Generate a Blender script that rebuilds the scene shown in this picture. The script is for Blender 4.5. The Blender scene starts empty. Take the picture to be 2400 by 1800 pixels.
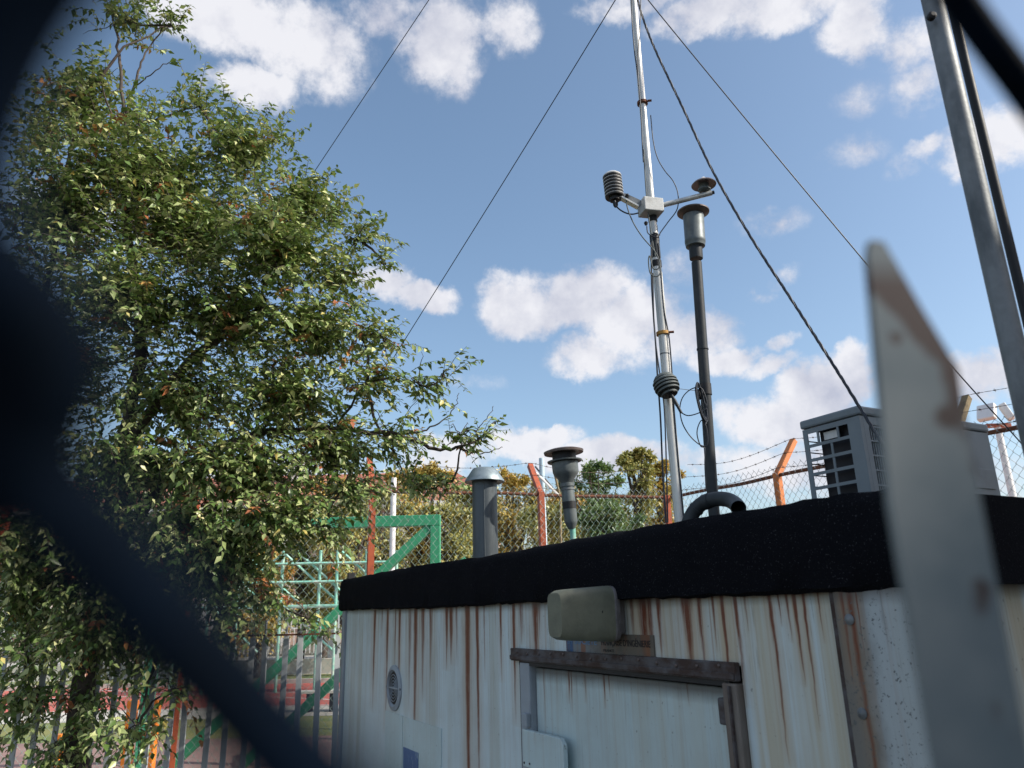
import bpy, math, random
import numpy as np
from mathutils import Vector, Matrix
rnd = random.Random(7)
S = bpy.context.scene
COL = S.collection

# ---------------------------------------------------------------- camera
f = 1753.0
PITCH, ROLL = math.radians(16.8), math.radians(1.5)
R0 = Vector((1, 0, 0)); F = Vector((0, math.cos(PITCH), math.sin(PITCH))); U0 = Vector((0, -math.sin(PITCH), math.cos(PITCH)))
R = math.cos(ROLL) * R0 - math.sin(ROLL) * U0
U = math.sin(ROLL) * R0 + math.cos(ROLL) * U0
CP = Vector((0, 0, 2.2))
cam_d = bpy.data.cameras.new('camera'); cam = bpy.data.objects.new('camera', cam_d); COL.objects.link(cam)
cam_d.sensor_width = 36; cam_d.lens = 36 * f / 2400
cam_d.clip_start = 0.004; cam_d.clip_end = 600
M = Matrix((R, U, -F)).transposed().to_4x4(); M.translation = CP
cam.matrix_world = M
cam_d.dof.use_dof = True; cam_d.dof.focus_distance = 3.9; cam_d.dof.aperture_fstop = 7.5; cam_d.dof.aperture_blades = 0
S.camera = cam

# ---------------------------------------------------------------- sun, sky, exposure
SUN_AZ, SUN_EL = math.radians(105), math.radians(37)
to_sun = Vector((math.sin(SUN_AZ) * math.cos(SUN_EL), math.cos(SUN_AZ) * math.cos(SUN_EL), math.sin(SUN_EL)))
sl = bpy.data.lights.new('sun', 'SUN'); sl.energy = 5.0; sl.angle = math.radians(0.5); sl.color = (1.0, 0.93, 0.82)
so = bpy.data.objects.new('sun', sl); COL.objects.link(so)
so.rotation_euler = to_sun.to_track_quat('Z', 'Y').to_euler()
S.view_settings.view_transform = 'Standard'; S.view_settings.look = 'None'
S.view_settings.exposure = 0.2; S.view_settings.gamma = 1.0; S.view_settings.use_curve_mapping = False
S.cycles.use_denoising = True
S.cycles.max_bounces = 6; S.cycles.transparent_max_bounces = 8


def ray(x, y): return F + R * ((x - 1200) / f) + U * ((900 - y) / f)
def at(x, y, d): return CP + ray(x, y) * d                       # place at a depth
def at_z(x, y, z):
    q = ray(x, y); return CP + q * ((z - CP.z) / q.z)
def at_Y(x, y, Y):
    q = ray(x, y); return CP + q * (Y / q.y)
def vert_z(X, Y, py):                                             # height on a vertical line seen at image row py
    q = ray(1200, py); k = (900 - py) / f
    # solve (v.U)/(v.F)=k with v=(X,Y,h)
    a = X * (U.x - k * F.x) + Y * (U.y - k * F.y); b = U.z - k * F.z
    return CP.z - a / b


# ---------------------------------------------------------------- materials
def nn(nt, t, **kw):
    n = nt.nodes.new(t)
    for k, v in kw.items(): setattr(n, k, v)
    return n
def mth(nt, op, a, b=None, c=None, clamp=False):
    n = nt.nodes.new('ShaderNodeMath'); n.operation = op; n.use_clamp = clamp
    for i, v in enumerate((a, b, c)):
        if v is None: continue
        if isinstance(v, (int, float)): n.inputs[i].default_value = v
        else: nt.links.new(v, n.inputs[i])
    return n.outputs[0]
def mix(nt, fac, a, b):
    n = nt.nodes.new('ShaderNodeMix'); n.data_type = 'RGBA'
    for s, v in ((n.inputs[0], fac), (n.inputs[6], a), (n.inputs[7], b)):
        if isinstance(v, (int, float)): s.default_value = v
        elif isinstance(v, tuple): s.default_value = (*v[:3], 1)
        else: nt.links.new(v, s)
    return n.outputs[2]
def noise(nt, vec, scale, detail=4, rough=.55, stretch=None):
    if stretch:
        m = nn(nt, 'ShaderNodeMapping'); m.inputs['Scale'].default_value = stretch
        nt.links.new(vec, m.inputs['Vector']); vec = m.outputs[0]
    n = nn(nt, 'ShaderNodeTexNoise'); n.inputs['Scale'].default_value = scale
    n.inputs['Detail'].default_value = detail; n.inputs['Roughness'].default_value = rough
    nt.links.new(vec, n.inputs['Vector']); return n.outputs['Fac']
def ramp(nt, fac, lo, hi): return mth(nt, 'MULTIPLY', mth(nt, 'SUBTRACT', fac, lo, clamp=False), 1 / (hi - lo), clamp=True)
def newmat(name):
    m = bpy.data.materials.new(name); m.use_nodes = True
    nt = m.node_tree; b = nt.nodes['Principled BSDF']; tc = nn(nt, 'ShaderNodeTexCoord')
    return m, nt, b, tc.outputs['Object']
def mat(name, col, col2=None, scale=8, rough=.6, metal=0, lo=.45, hi=.65, bump=0, bscale=60, spec=.4, stretch=None, var=.15):
    m, nt, b, oc = newmat(name)
    c = col
    n2 = noise(nt, oc, scale * 2.7, 5, .6)
    base = mix(nt, mth(nt, 'MULTIPLY', n2, 1.0), tuple(x * (1 - var) for x in col), tuple(min(1, x * (1 + var)) for x in col))
    if col2:
        k = ramp(nt, noise(nt, oc, scale, 6, .62, stretch), lo, hi)
        base = mix(nt, k, base, col2)
    nt.links.new(base, b.inputs['Base Color'])
    nt.links.new(mth(nt, 'ADD', mth(nt, 'MULTIPLY', n2, .2), rough - .1, clamp=True), b.inputs['Roughness'])
    b.inputs['Metallic'].default_value = metal; b.inputs['Specular IOR Level'].default_value = spec
    if bump:
        bp = nn(nt, 'ShaderNodeBump'); bp.inputs['Strength'].default_value = bump; bp.inputs['Distance'].default_value = .002
        nt.links.new(noise(nt, oc, bscale, 4, .6), bp.inputs['Height']); nt.links.new(bp.outputs[0], b.inputs['Normal'])
    return m

MT = {}
MT['galv'] = mat('galvanised_steel', (.19, .205, .215), (.10, .112, .12), 16, .55, .25, bump=.3, stretch=(1, 1, .4), var=.3)
MT['mast'] = mat('mast_aluminium', (.72, .71, .67), (.5, .5, .47), 14, .38, .35, stretch=(1, 1, .15))
MT['grey_pvc'] = mat('grey_pvc', (.032, .038, .044), (.045, .052, .058), 10, .5, 0, spec=.25)
MT['duct_metal'] = mat('duct_metal', (.1, .118, .13), (.065, .078, .088), 12, .5, .4, stretch=(1, 1, .2))
MT['cap_metal'] = mat('cap_metal', (.3, .36, .38), (.2, .25, .27), 14, .45, .6)
MT['sampler'] = mat('sampler_metal', (.15, .175, .18), (.09, .105, .11), 12, .5, .3)
MT['black'] = mat('black_rubber', (.012, .013, .016), None, 20, .55)
MT['cable'] = mat('cable_sheath', (.02, .025, .035), None, 20, .45)
MT['slat_dark'] = mat('shield_dark', (.02, .02, .022), None, 20, .5)
MT['shield_grey'] = mat('shield_grey', (.11, .13, .13), (.07, .085, .085), 30, .6)
MT['white_plastic'] = mat('white_plastic', (.7, .7, .69), (.5, .5, .48), 25, .45, lo=.5, hi=.75)
MT['box_grey'] = mat('junction_box', (.5, .52, .52), (.38, .39, .38), 20, .5)
MT['brown_metal'] = mat('brown_metal', (.17, .14, .13), (.1, .075, .07), 20, .5, .4)
MT['rust'] = mat('rusty_iron', (.16, .06, .03), (.07, .03, .02), 30, .85, bump=.5)
MT['yellow'] = mat('yellow_clamp', (.55, .3, .06), (.3, .13, .04), 60, .6)
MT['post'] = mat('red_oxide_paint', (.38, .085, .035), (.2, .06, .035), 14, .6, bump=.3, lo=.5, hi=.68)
MT['post_lit'] = mat('red_oxide_paint_lit', (.6, .2, .06), (.35, .1, .04), 14, .6, bump=.3, lo=.55, hi=.7)  # sunlit copy of the post paint, the sunlight put into its colour
MT['wood_post'] = mat('weathered_post', (.22, .17, .09), (.12, .09, .05), 20, .8, bump=.5)
MT['mesh_green'] = mat('fence_mesh_green', (.22, .32, .29), (.36, .42, .4), 3, .5, .2)
MT['mesh_galv'] = mat('fence_mesh_galvanised', (.3, .33, .34), (.2, .22, .22), 3, .5, .5)
MT['barb'] = mat('barbed_wire_steel', (.1, .09, .085), (.16, .08, .05), 30, .7, .4)
MT['picket'] = mat('picket_paint_grey', (.5, .53, .55), (.2, .13, .08), 7, .6, lo=.6, hi=.72, stretch=(1, 1, .25), bump=.2)
MT['green'] = mat('green_steel_paint', (.045, .30, .15), (.1, .24, .14), 6, .5, lo=.58, hi=.7)
MT['mint'] = mat('mint_paint', (.2, .5, .4), (.4, .55, .48), 5, .5)
MT['orange'] = mat('orange_play_paint', (.75, .22, .02), (.55, .16, .03), 5, .5)
MT['felt'] = None
MT['bark'] = mat('bark', (.055, .042, .036), (.11, .09, .075), 22, .85, bump=.6, bscale=40)
MT['twig'] = mat('twig_bark', (.07, .055, .045), None, 20, .8)
MT['soil'] = mat('yard_soil', (.12, .1, .08), (.07, .08, .04), 1.3, .9, bump=.6, bscale=8)
MT['court'] = mat('court_asphalt', (.27, .17, .15), (.2, .13, .12), .8, .85, bump=.3, bscale=30)
MT['track'] = mat('red_track', (.5, .13, .1), (.4, .12, .1), .7, .8)
MT['line'] = mat('white_line_paint', (.75, .75, .72), (.55, .5, .48), 3, .7)
MT['concrete'] = mat('concrete', (.5, .48, .43), (.36, .34, .3), 1.2, .85)
MT['lawn'] = mat('dry_grass_ground', (.2, .2, .07), (.1, .16, .04), .6, .95)
MT['facade'] = mat('pink_render', (.62, .42, .34), (.5, .36, .3), .4, .85)
MT['facade_w'] = mat('white_render', (.72, .7, .68), (.6, .58, .56), .6, .8)
MT['roof_tile'] = mat('roof_tile', (.36, .14, .09), (.25, .1, .07), 1.5, .8)
MT['glass'] = mat('window_glass', (.05, .06, .07), (.12, .13, .14), .5, .12, spec=.8)
MT['shade_block'] = mat('shade_block_render', (.4, .38, .35), (.3, .29, .27), .8, .9)
MT['ac'] = mat('ac_casing', (.19, .225, .25), (.15, .175, .195), 5, .5, lo=.5, hi=.7)
MT['coil'] = mat('coil_fins', (.015, .015, .02), None, 20, .5, .3)
MT['lamp'] = mat('lamp_housing', (.17, .175, .125), (.11, .115, .085), 14, .55, bump=.35, bscale=150, lo=.4, hi=.7)
MT['lamp_rim'] = mat('lamp_rim', (.15, .14, .14), (.09, .085, .085), 20, .6, bump=.3)
MT['bluewire'] = mat('blue_coated_wire', (.0011, .0045, .0115), (.0006, .002, .004), 90, .8, spec=.05)
MT['white_pole'] = mat('white_pole', (.75, .74, .74), None, 2, .5)
MT['pale_blue'] = mat('pale_blue_pole', (.45, .58, .66), None, 2, .5)

def leaf_mat(name, stops, trans=.22):
    m, nt, b, oc = newmat(name)
    at_ = nn(nt, 'ShaderNodeAttribute', attribute_name='tint')
    cr = nn(nt, 'ShaderNodeValToRGB'); e = cr.color_ramp.elements
    for i, (p, c) in enumerate(stops):
        el = e[i] if i < 2 else e.new(p)
        el.position = p; el.color = (*c, 1)
    nt.links.new(at_.outputs['Fac'], cr.inputs[0])
    nt.links.new(cr.outputs[0], b.inputs['Base Color']); b.inputs['Roughness'].default_value = .36
    b.inputs['Specular IOR Level'].default_value = .45
    tr = nn(nt, 'ShaderNodeBsdfTranslucent')
    t2 = mix(nt, .5, cr.outputs[0], (.2, .26, .03)); nt.links.new(t2, tr.inputs[0])
    ms = nn(nt, 'ShaderNodeMixShader'); ms.inputs[0].default_value = trans
    nt.links.new(b.outputs[0], ms.inputs[1]); nt.links.new(tr.outputs[0], ms.inputs[2])
    nt.links.new(ms.outputs[0], nt.nodes['Material Output'].inputs[0])
    return m
MT['leaf'] = leaf_mat('tree_leaves', [(0, (.06, .11, .03)), (.45, (.14, .225, .06)), (.8, (.50, .55, .24)), (.93, (.6, .6, .3)), (.965, (.55, .45, .12)), (.985, (.45, .16, .07)), (1, (.35, .12, .06))])
MT['leaf_yellow'] = leaf_mat('autumn_leaves', [(0, (.3, .28, .09)), (.4, (.5, .38, .1)), (.8, (.62, .42, .11)), (1, (.6, .28, .09))])
MT['leaf_olive'] = leaf_mat('olive_leaves', [(0, (.2, .23, .09)), (.5, (.38, .37, .13)), (1, (.55, .44, .14))])
MT['leaf_green'] = leaf_mat('far_green_leaves', [(0, (.07, .14, .06)), (.6, (.15, .24, .09)), (1, (.28, .34, .15))])

# felt with specks
m, nt, b, oc = newmat('roofing_felt')
sp = ramp(nt, noise(nt, oc, 260, 2, .5), .64, .72)
nt.links.new(mix(nt, sp, mix(nt, noise(nt, oc, 6), (.0035, .004, .006), (.007, .0075, .010)), (.045, .045, .05)), b.inputs['Base Color'])
b.inputs['Roughness'].default_value = .95; b.inputs['Specular IOR Level'].default_value = .06
bp = nn(nt, 'ShaderNodeBump'); bp.inputs['Strength'].default_value = .7; bp.inputs['Distance'].default_value = .004
nt.links.new(noise(nt, oc, 150, 4, .7), bp.inputs['Height']); nt.links.new(bp.outputs[0], b.inputs['Normal'])
MT['felt'] = m


# ---------------------------------------------------------------- mesh helpers
class MB:
    def __init__(s): s.v = []; s.f = []; s.mi = []
    def add(s, vs, fs):
        o = len(s.v); s.v += [Vector(v) for v in vs]; s.f += [tuple(i + o for i in q) for q in fs]; return s
    def box(s, c, e, ax=None):
        c = Vector(c); X, Y, Z = ax if ax else (Vector((1, 0, 0)), Vector((0, 1, 0)), Vector((0, 0, 1)))
        vs = [c + X * (i * e[0] / 2) + Y * (j * e[1] / 2) + Z * (k * e[2] / 2) for i in (-1, 1) for j in (-1, 1) for k in (-1, 1)]
        return s.add(vs, [(0, 1, 3, 2), (4, 6, 7, 5), (0, 4, 5, 1), (2, 3, 7, 6), (0, 2, 6, 4), (1, 5, 7, 3)])
    def bx(s, x0, x1, y0, y1, z0, z1): return s.box(((x0 + x1) / 2, (y0 + y1) / 2, (z0 + z1) / 2), (x1 - x0, y1 - y0, z1 - z0))
    def beam(s, a, b, w, h, up=Vector((0, 0, 1))):
        a = Vector(a); b = Vector(b); d = (b - a); L = d.length; d.normalize()
        x = d.cross(up)
        if x.length < 1e-3: x = d.cross(Vector((0, 1, 0)))
        x.normalize(); z = x.cross(d)
        return s.box((a + b) / 2, (w, L, h), (x, d, z))
    def tube(s, pts, r, n=8, cap=True, ax=None):
        pts = [Vector(p) for p in pts]; m = len(pts)
        rr = r if isinstance(r, (list, tuple)) else [r] * m
        prev = None; o = len(s.v)
        for i, p in enumerate(pts):
            t = (pts[min(i + 1, m - 1)] - pts[max(i - 1, 0)])
            t = t.normalized() if t.length > 1e-9 else Vector((0, 0, 1))
            if prev is None:
                prev = t.cross(Vector((0, 0, 1)))
                if prev.length < .1: prev = t.cross(Vector((0, 1, 0)))
            prev = (prev - t * prev.dot(t)).normalized(); w = t.cross(prev)
            for k in range(n):
                a = 2 * math.pi * k / n; s.v.append(p + (prev * math.cos(a) + w * math.sin(a)) * rr[i])
        for i in range(m - 1):
            for k in range(n):
                k2 = (k + 1) % n
                s.f.append((o + i * n + k, o + i * n + k2, o + (i + 1) * n + k2, o + (i + 1) * n + k))
        if cap:
            s.f.append(tuple(o + k for k in range(n))[::-1]); s.f.append(tuple(o + (m - 1) * n + k for k in range(n)))
        return s
    def lathe(s, base, axis, prof, n=28, capa=True, capb=True):
        base = Vector(base); axis = Vector(axis).normalized()
        x = axis.cross(Vector((0, 1, 0)))
        if x.length < .05: x = axis.cross(Vector((0, 0, 1)))
        x.normalize(); y = axis.cross(x); o = len(s.v)
        for t, r in prof:
            for k in range(n):
                a = 2 * math.pi * k / n; s.v.append(base + axis * t + (x * math.cos(a) + y * math.sin(a)) * max(r, 1e-4))
        m = len(prof)
        for i in range(m - 1):
            for k in range(n):
                k2 = (k + 1) % n; s.f.append((o + i * n + k, o + i * n + k2, o + (i + 1) * n + k2, o + (i + 1) * n + k))
        if capa: s.f.append(tuple(o + k for k in range(n))[::-1])
        if capb: s.f.append(tuple(o + (m - 1) * n + k for k in range(n)))
        return s
    def build(s, name, material, parent=None, smooth=None, bevel=0, local=False):
        me = bpy.data.meshes.new(name)
        off = Vector((0, 0, 0))
        if parent is not None and not local:
            q = parent
            while q is not None: off = off + q.location; q = q.parent
        me.from_pydata([v - off for v in s.v], [], s.f); me.update()
        o = bpy.data.objects.new(name, me); COL.objects.link(o); me.materials.append(material)
        if parent is not None: o.parent = parent
        if smooth is not None:
            me.set_sharp_from_angle(angle=math.radians(smooth)) if hasattr(me, 'set_sharp_from_angle') else None
            me.polygons.foreach_set('use_smooth', [True] * len(me.polygons))
            if hasattr(me, 'set_sharp_from_angle'): me.set_sharp_from_angle(angle=math.radians(smooth))
        if bevel:
            md = o.modifiers.new('bevel', 'BEVEL'); md.width = bevel; md.segments = 2; md.limit_method = 'ANGLE'
        return o

def tag(o, label, cat, group=None):
    o['label'] = label; o['category'] = cat
    if group: o['group'] = group
    return o
def thing(name, label, cat, loc=(0, 0, 0), group=None, rotz=0):
    o = bpy.data.objects.new(name, None); COL.objects.link(o); o.location = loc; o.rotation_euler = (0, 0, rotz)
    o.empty_display_size = .1
    return tag(o, label, cat, group)
def struct(name, mb, m, **k):
    o = mb.build(name, m, **k); o['kind'] = 'structure'; return o
def spline(P, n=10):
    P = [Vector(p) for p in P]; out = []
    for i in range(len(P) - 1):
        a = P[max(i - 1, 0)]; b = P[i]; c = P[i + 1]; d = P[min(i + 2, len(P) - 1)]
        for k in range(n):
            t = k / n
            out.append(.5 * ((2 * b) + (c - a) * t + (2 * a - 5 * b + 4 * c - d) * t * t + (-a + 3 * b - 3 * c + d) * t ** 3))
    return out + [P[-1]]

# ---------------------------------------------------------------- world
w = bpy.data.worlds.new('World'); S.world = w; w.use_nodes = True
nt = w.node_tree; bg = nt.nodes['Background']
STR = 0.15
bg.inputs['Strength'].default_value = STR
sky = nn(nt, 'ShaderNodeTexSky', sky_type='NISHITA'); sky.sun_disc = False
sky.sun_elevation = SUN_EL; sky.sun_rotation = SUN_AZ; sky.air_density = 1.0; sky.dust_density = 2.0; sky.ozone_density = 1.6
tc = nn(nt, 'ShaderNodeTexCoord'); D = tc.outputs['Generated']
sx = nn(nt, 'ShaderNodeSeparateXYZ'); nt.links.new(D, sx.inputs[0])
# domain warp of the cloud outlines
nz = nn(nt, 'ShaderNodeTexNoise'); nz.inputs['Scale'].default_value = 7; nz.inputs['Detail'].default_value = 7; nz.inputs['Roughness'].default_value = .62
nt.links.new(D, nz.inputs['Vector'])
sc = nn(nt, 'ShaderNodeSeparateColor'); nt.links.new(nz.outputs['Color'], sc.inputs[0])
az = mth(nt, 'ADD', mth(nt, 'ARCTAN2', sx.outputs[0], sx.outputs[1]), mth(nt, 'MULTIPLY', mth(nt, 'SUBTRACT', sc.outputs[0], .5), .10))
el = mth(nt, 'ADD', mth(nt, 'ARCSINE', sx.outputs[2]), mth(nt, 'MULTIPLY', mth(nt, 'SUBTRACT', sc.outputs[1], .5), .10))
CL = [  # px x, px y, rx, ry, strength
    (520, 30, 230, 120, 1), (700, 90, 200, 130, .85), (600, 215, 120, 75, .95), (780, 190, 110, 80, .55), (1030, 90, 120, 150, .9), (1200, 60, 80, 90, .7), (900, 30, 110, 70, .6),
    (1680, 10, 200, 75, .95), (1870, -20, 260, 110, 1), (2000, 60, 110, 110, .95), (1480, -10, 160, 40, .6),
    (2140, 110, 110, 80, .62), (2160, 210, 110, 70, .5), (2330, 320, 150, 90, .95), (2190, 330, 90, 38, .6), (2010, 235, 105, 60, .34), (1990, 365, 125, 45, .34), (2120, 380, 80, 45, .34),
    (1240, 705, 115, 85, 1), (1370, 690, 140, 85, 1), (1480, 745, 130, 110, 1), (1400, 840, 150, 70, .95), (1600, 790, 140, 75, .85), (1700, 850, 110, 45, .9), (1810, 868, 90, 32, .8),
    (890, 665, 75, 50, .95), (980, 700, 110, 38, .95), (1800, 990, 150, 65, 1), (1920, 930, 120, 85, 1), (2000, 880, 60, 60, 1), (2290, 890, 170, 70, .8), (1900, 1090, 320, 75, .8),
    (1240, 1045, 140, 42, 1), (1430, 1080, 190, 42, 1), (1060, 1070, 130, 50, .9), (1650, 1090, 150, 32, .6),
    (1810, 520, 100, 45, .36), (1590, 622, 75, 50, .36), (1770, 680, 45, 25, .45), (1830, 640, 50, 30, .42), (1830, 808, 45, 30, .6), (2150, 1160, 350, 80, .7), (700, 1110, 500, 50, .6), (250, 500, 300, 90, .35), (1100, 900, 90, 25, .25)]
acc = None
def azel(x, y):
    q = ray(x, y).normalized(); return math.atan2(q.x, q.y), math.asin(q.z)
for (x, y, rx, ry, wt) in CL:
    a0, e0 = azel(x, y); a1, _ = azel(x + rx, y); _, e1 = azel(x, y - ry)
    ra, re = abs(a1 - a0) * 1.12, abs(e1 - e0) * 1.14
    dx = mth(nt, 'MULTIPLY', mth(nt, 'SUBTRACT', az, a0), 1 / ra); dy = mth(nt, 'MULTIPLY', mth(nt, 'SUBTRACT', el, e0), 1 / re)
    d2 = mth(nt, 'MULTIPLY_ADD', dx, dx, mth(nt, 'MULTIPLY', dy, dy))
    g = mth(nt, 'MULTIPLY', mth(nt, 'SUBTRACT', 1, d2, clamp=True), wt)
    acc = g if acc is None else mth(nt, 'SMOOTH_MAX', acc, g, .06)
# clouds elsewhere in the sky: the same kind of broken cumulus
aw = mth(nt, 'ARCTAN2', sx.outputs[0], sx.outputs[1])
eo = mth(nt, 'ARCSINE', sx.outputs[2])
outside = mth(nt, 'MAXIMUM', ramp(nt, mth(nt, 'ABSOLUTE', aw), .66, .85), ramp(nt, eo, .85, 1.0))
gen = ramp(nt, noise(nt, D, 2.6, 5, .55, (1, 1, 1.8)), .5, .68)
acc = mth(nt, 'MAXIMUM', acc, mth(nt, 'MULTIPLY', gen, outside))
acc = mth(nt, 'SUBTRACT', acc, .045, clamp=True)
fine = noise(nt, D, 26, 9, .66)
D2 = nn(nt, 'ShaderNodeVectorMath', operation='ADD'); nt.links.new(D, D2.inputs[0]); D2.inputs[1].default_value = tuple(to_sun * .022 + Vector((0, 0, .012)))
fine2 = noise(nt, D2.outputs[0], 26, 5, .6); finea = noise(nt, D, 26, 5, .6)
relief = mth(nt, 'MULTIPLY', mth(nt, 'SUBTRACT', fine2, finea), 1.1)
dens = mth(nt, 'ADD', acc, mth(nt, 'MULTIPLY', mth(nt, 'SUBTRACT', fine, .5), mth(nt, 'MULTIPLY', ramp(nt, acc, 0, .3), 1.5)))
alpha = nn(nt, 'ShaderNodeMapRange', interpolation_type='SMOOTHSTEP'); alpha.inputs[1].default_value = .03; alpha.inputs[2].default_value = .74
nt.links.new(dens, alpha.inputs[0]); alpha = alpha.outputs[0]
shade = noise(nt, D, 5.5, 4, .5)
k = 1 / STR
ccol = mix(nt, mth(nt, 'ADD', mth(nt, 'MULTIPLY', ramp(nt, shade, .40, .64), .9), relief, clamp=True), (.78 * k, .78 * k, .82 * k), (.47 * k, .49 * k, .59 * k))
skyc = nn(nt, 'ShaderNodeHueSaturation'); skyc.inputs['Saturation'].default_value = 1.0; skyc.inputs['Value'].default_value = 1.16; skyc.inputs['Hue'].default_value = .494
nt.links.new(sky.outputs[0], skyc.inputs['Color'])
nt.links.new(mix(nt, mth(nt, 'MULTIPLY', alpha, .96), skyc.outputs[0], ccol), bg.inputs['Color'])
w.cycles.sampling_method = 'MANUAL' if hasattr(w, 'cycles') else None
w.cycles.sample_map_resolution = 512

# ---------------------------------------------------------------- ground beyond and inside the yard
struct('ground', MB().add([(-300, -300, 0), (300, -300, 0), (300, 400, 0), (-300, 400, 0)], [(0, 1, 2, 3)]), MT['soil'])
def sheet(x0, x1, y0, y1, z): return MB().add([(x0, y0, z), (x1, y0, z), (x1, y1, z), (x0, y1, z)], [(0, 1, 2, 3)])
struct('court_surface', sheet(-40, 40, 9.3, 15.5, .004), MT['court'])
struct('grass_verge', sheet(-40, 40, 15.5, 18.4, .004), MT['lawn'])
struct('path', sheet(-40, 40, 18.4, 20.4, .008), MT['concrete'])
struct('running_track', sheet(-40, 40, 20.4, 27, .008), MT['track'])
mb = MB()
for (a, b_) in (((-14, 26.5), (-3, 20.6)), ((-20, 24), (20, 24)), ((-40, 20.5), (40, 20.5))):
    a = Vector((*a, .012)); b_ = Vector((*b_, .012)); d = (b_ - a).normalized(); n_ = Vector((-d.y, d.x, 0)) * .05
    mb.add([a - n_, b_ - n_, b_ + n_, a + n_], [(0, 1, 2, 3)])
struct('track_line', mb, MT['line'])
struct('kerb', MB().bx(-40, 40, 27, 27.25, 0, .14), MT['concrete'])
struct('lawn', sheet(-40, 40, 27.25, 31, .006), MT['lawn'])
struct('pavement', sheet(-60, 60, 31, 45, .006), MT['concrete'])
struct('retaining_wall', MB().bx(-40, 12, 31.2, 31.5, 0, .55), MT['concrete'])

# ---------------------------------------------------------------- far school building
bl = thing('school_building', 'long pink rendered building with red tiled roof behind the trees', 'building', (-14, 62, 0))
YB = 62; BX0, BX1 = -44, -1.5; EA = 10.9
MB().bx(BX0, BX1, YB, YB + 12, 0, EA).build('wall', MT['facade'], bl)
MB().add([(BX0 - .6, YB - .7, EA), (BX1 + .6, YB - .7, EA), (BX1 + .6, YB + 12.7, EA), (BX0 - .6, YB + 12.7, EA), (BX0 + 5, YB + 6, EA + 3.6), (BX1 - 4, YB + 6, EA + 3.6)],
         [(0, 1, 5, 4), (1, 2, 5), (2, 3, 4, 5), (3, 0, 4), (3, 2, 1, 0)]).build('roof', MT['roof_tile'], bl)
MB().bx(BX0 - .6, BX1 + .6, YB - .85, YB - .7, EA - .45, EA + .02).build('eaves_board', MT['facade_w'], bl)
chm = MB().bx(-20, -18.8, YB + 4, YB + 5, EA + 2, EA + 4.6).build('chimney', MT['facade_w'], bl)
wf = wp = None
for fl in range(3):
    for i in range(15):
        x = BX0 + 1.8 + i * 3.15; z = 1.3 + fl * 3.3
        if wf is None:
            mb = MB(); W_, H_ = 1.7, 2.1
            mb.bx(-W_ / 2, W_ / 2, -.1, .0, -.12, .0).bx(-W_ / 2, W_ / 2, -.1, .0, H_, H_ + .12)
            mb.bx(-W_ / 2 - .12, -W_ / 2, -.1, 0, -.12, H_ + .12).bx(W_ / 2, W_ / 2 + .12, -.1, 0, -.12, H_ + .12).bx(-.05, .05, -.08, 0, 0, H_).bx(-W_ / 2, W_ / 2, -.075, 0, H_ * .64, H_ * .64 + .09)
            wf = mb.build('window', MT['facade_w'], bl, local=True)
            wp = MB().bx(-W_ / 2, W_ / 2, -.03, -.01, 0, H_).build('pane', MT['glass'], wf, local=True); a, c = wf, wp
        else:
            a = wf.copy(); COL.objects.link(a); a.parent = bl; c = wp.copy(); COL.objects.link(c); c.parent = a
        a.location = Vector((x, YB, z)) - bl.location
        if fl == 0 or fl == 1:
            pass
pil = None
for i in range(16):
    x = BX0 + .25 + i * 3.15
    if pil is None: pil = MB().bx(-.3, .3, -.35, 0, 0, EA - .5).build('pilaster', MT['facade_w'], bl, local=True); o = pil
    else: o = pil.copy(); COL.objects.link(o); o.parent = bl
    o.location = Vector((x, YB, 0)) - bl.location

# ---------------------------------------------------------------- unseen block added beyond the right fence to shade this side of the yard
gr = thing('shade_block', 'unseen grey block added beyond the fence to shade the container side', 'shade_block', (8.2, -1, 0))
MB().bx(5.6, 11, -7, 3.0, 0, 6.3).build('wall', MT['shade_block'], gr)
MB().bx(5.45, 11.15, -7.15, 3.15, 6.3, 6.4).build('roof', MT['felt'], gr)

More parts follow.
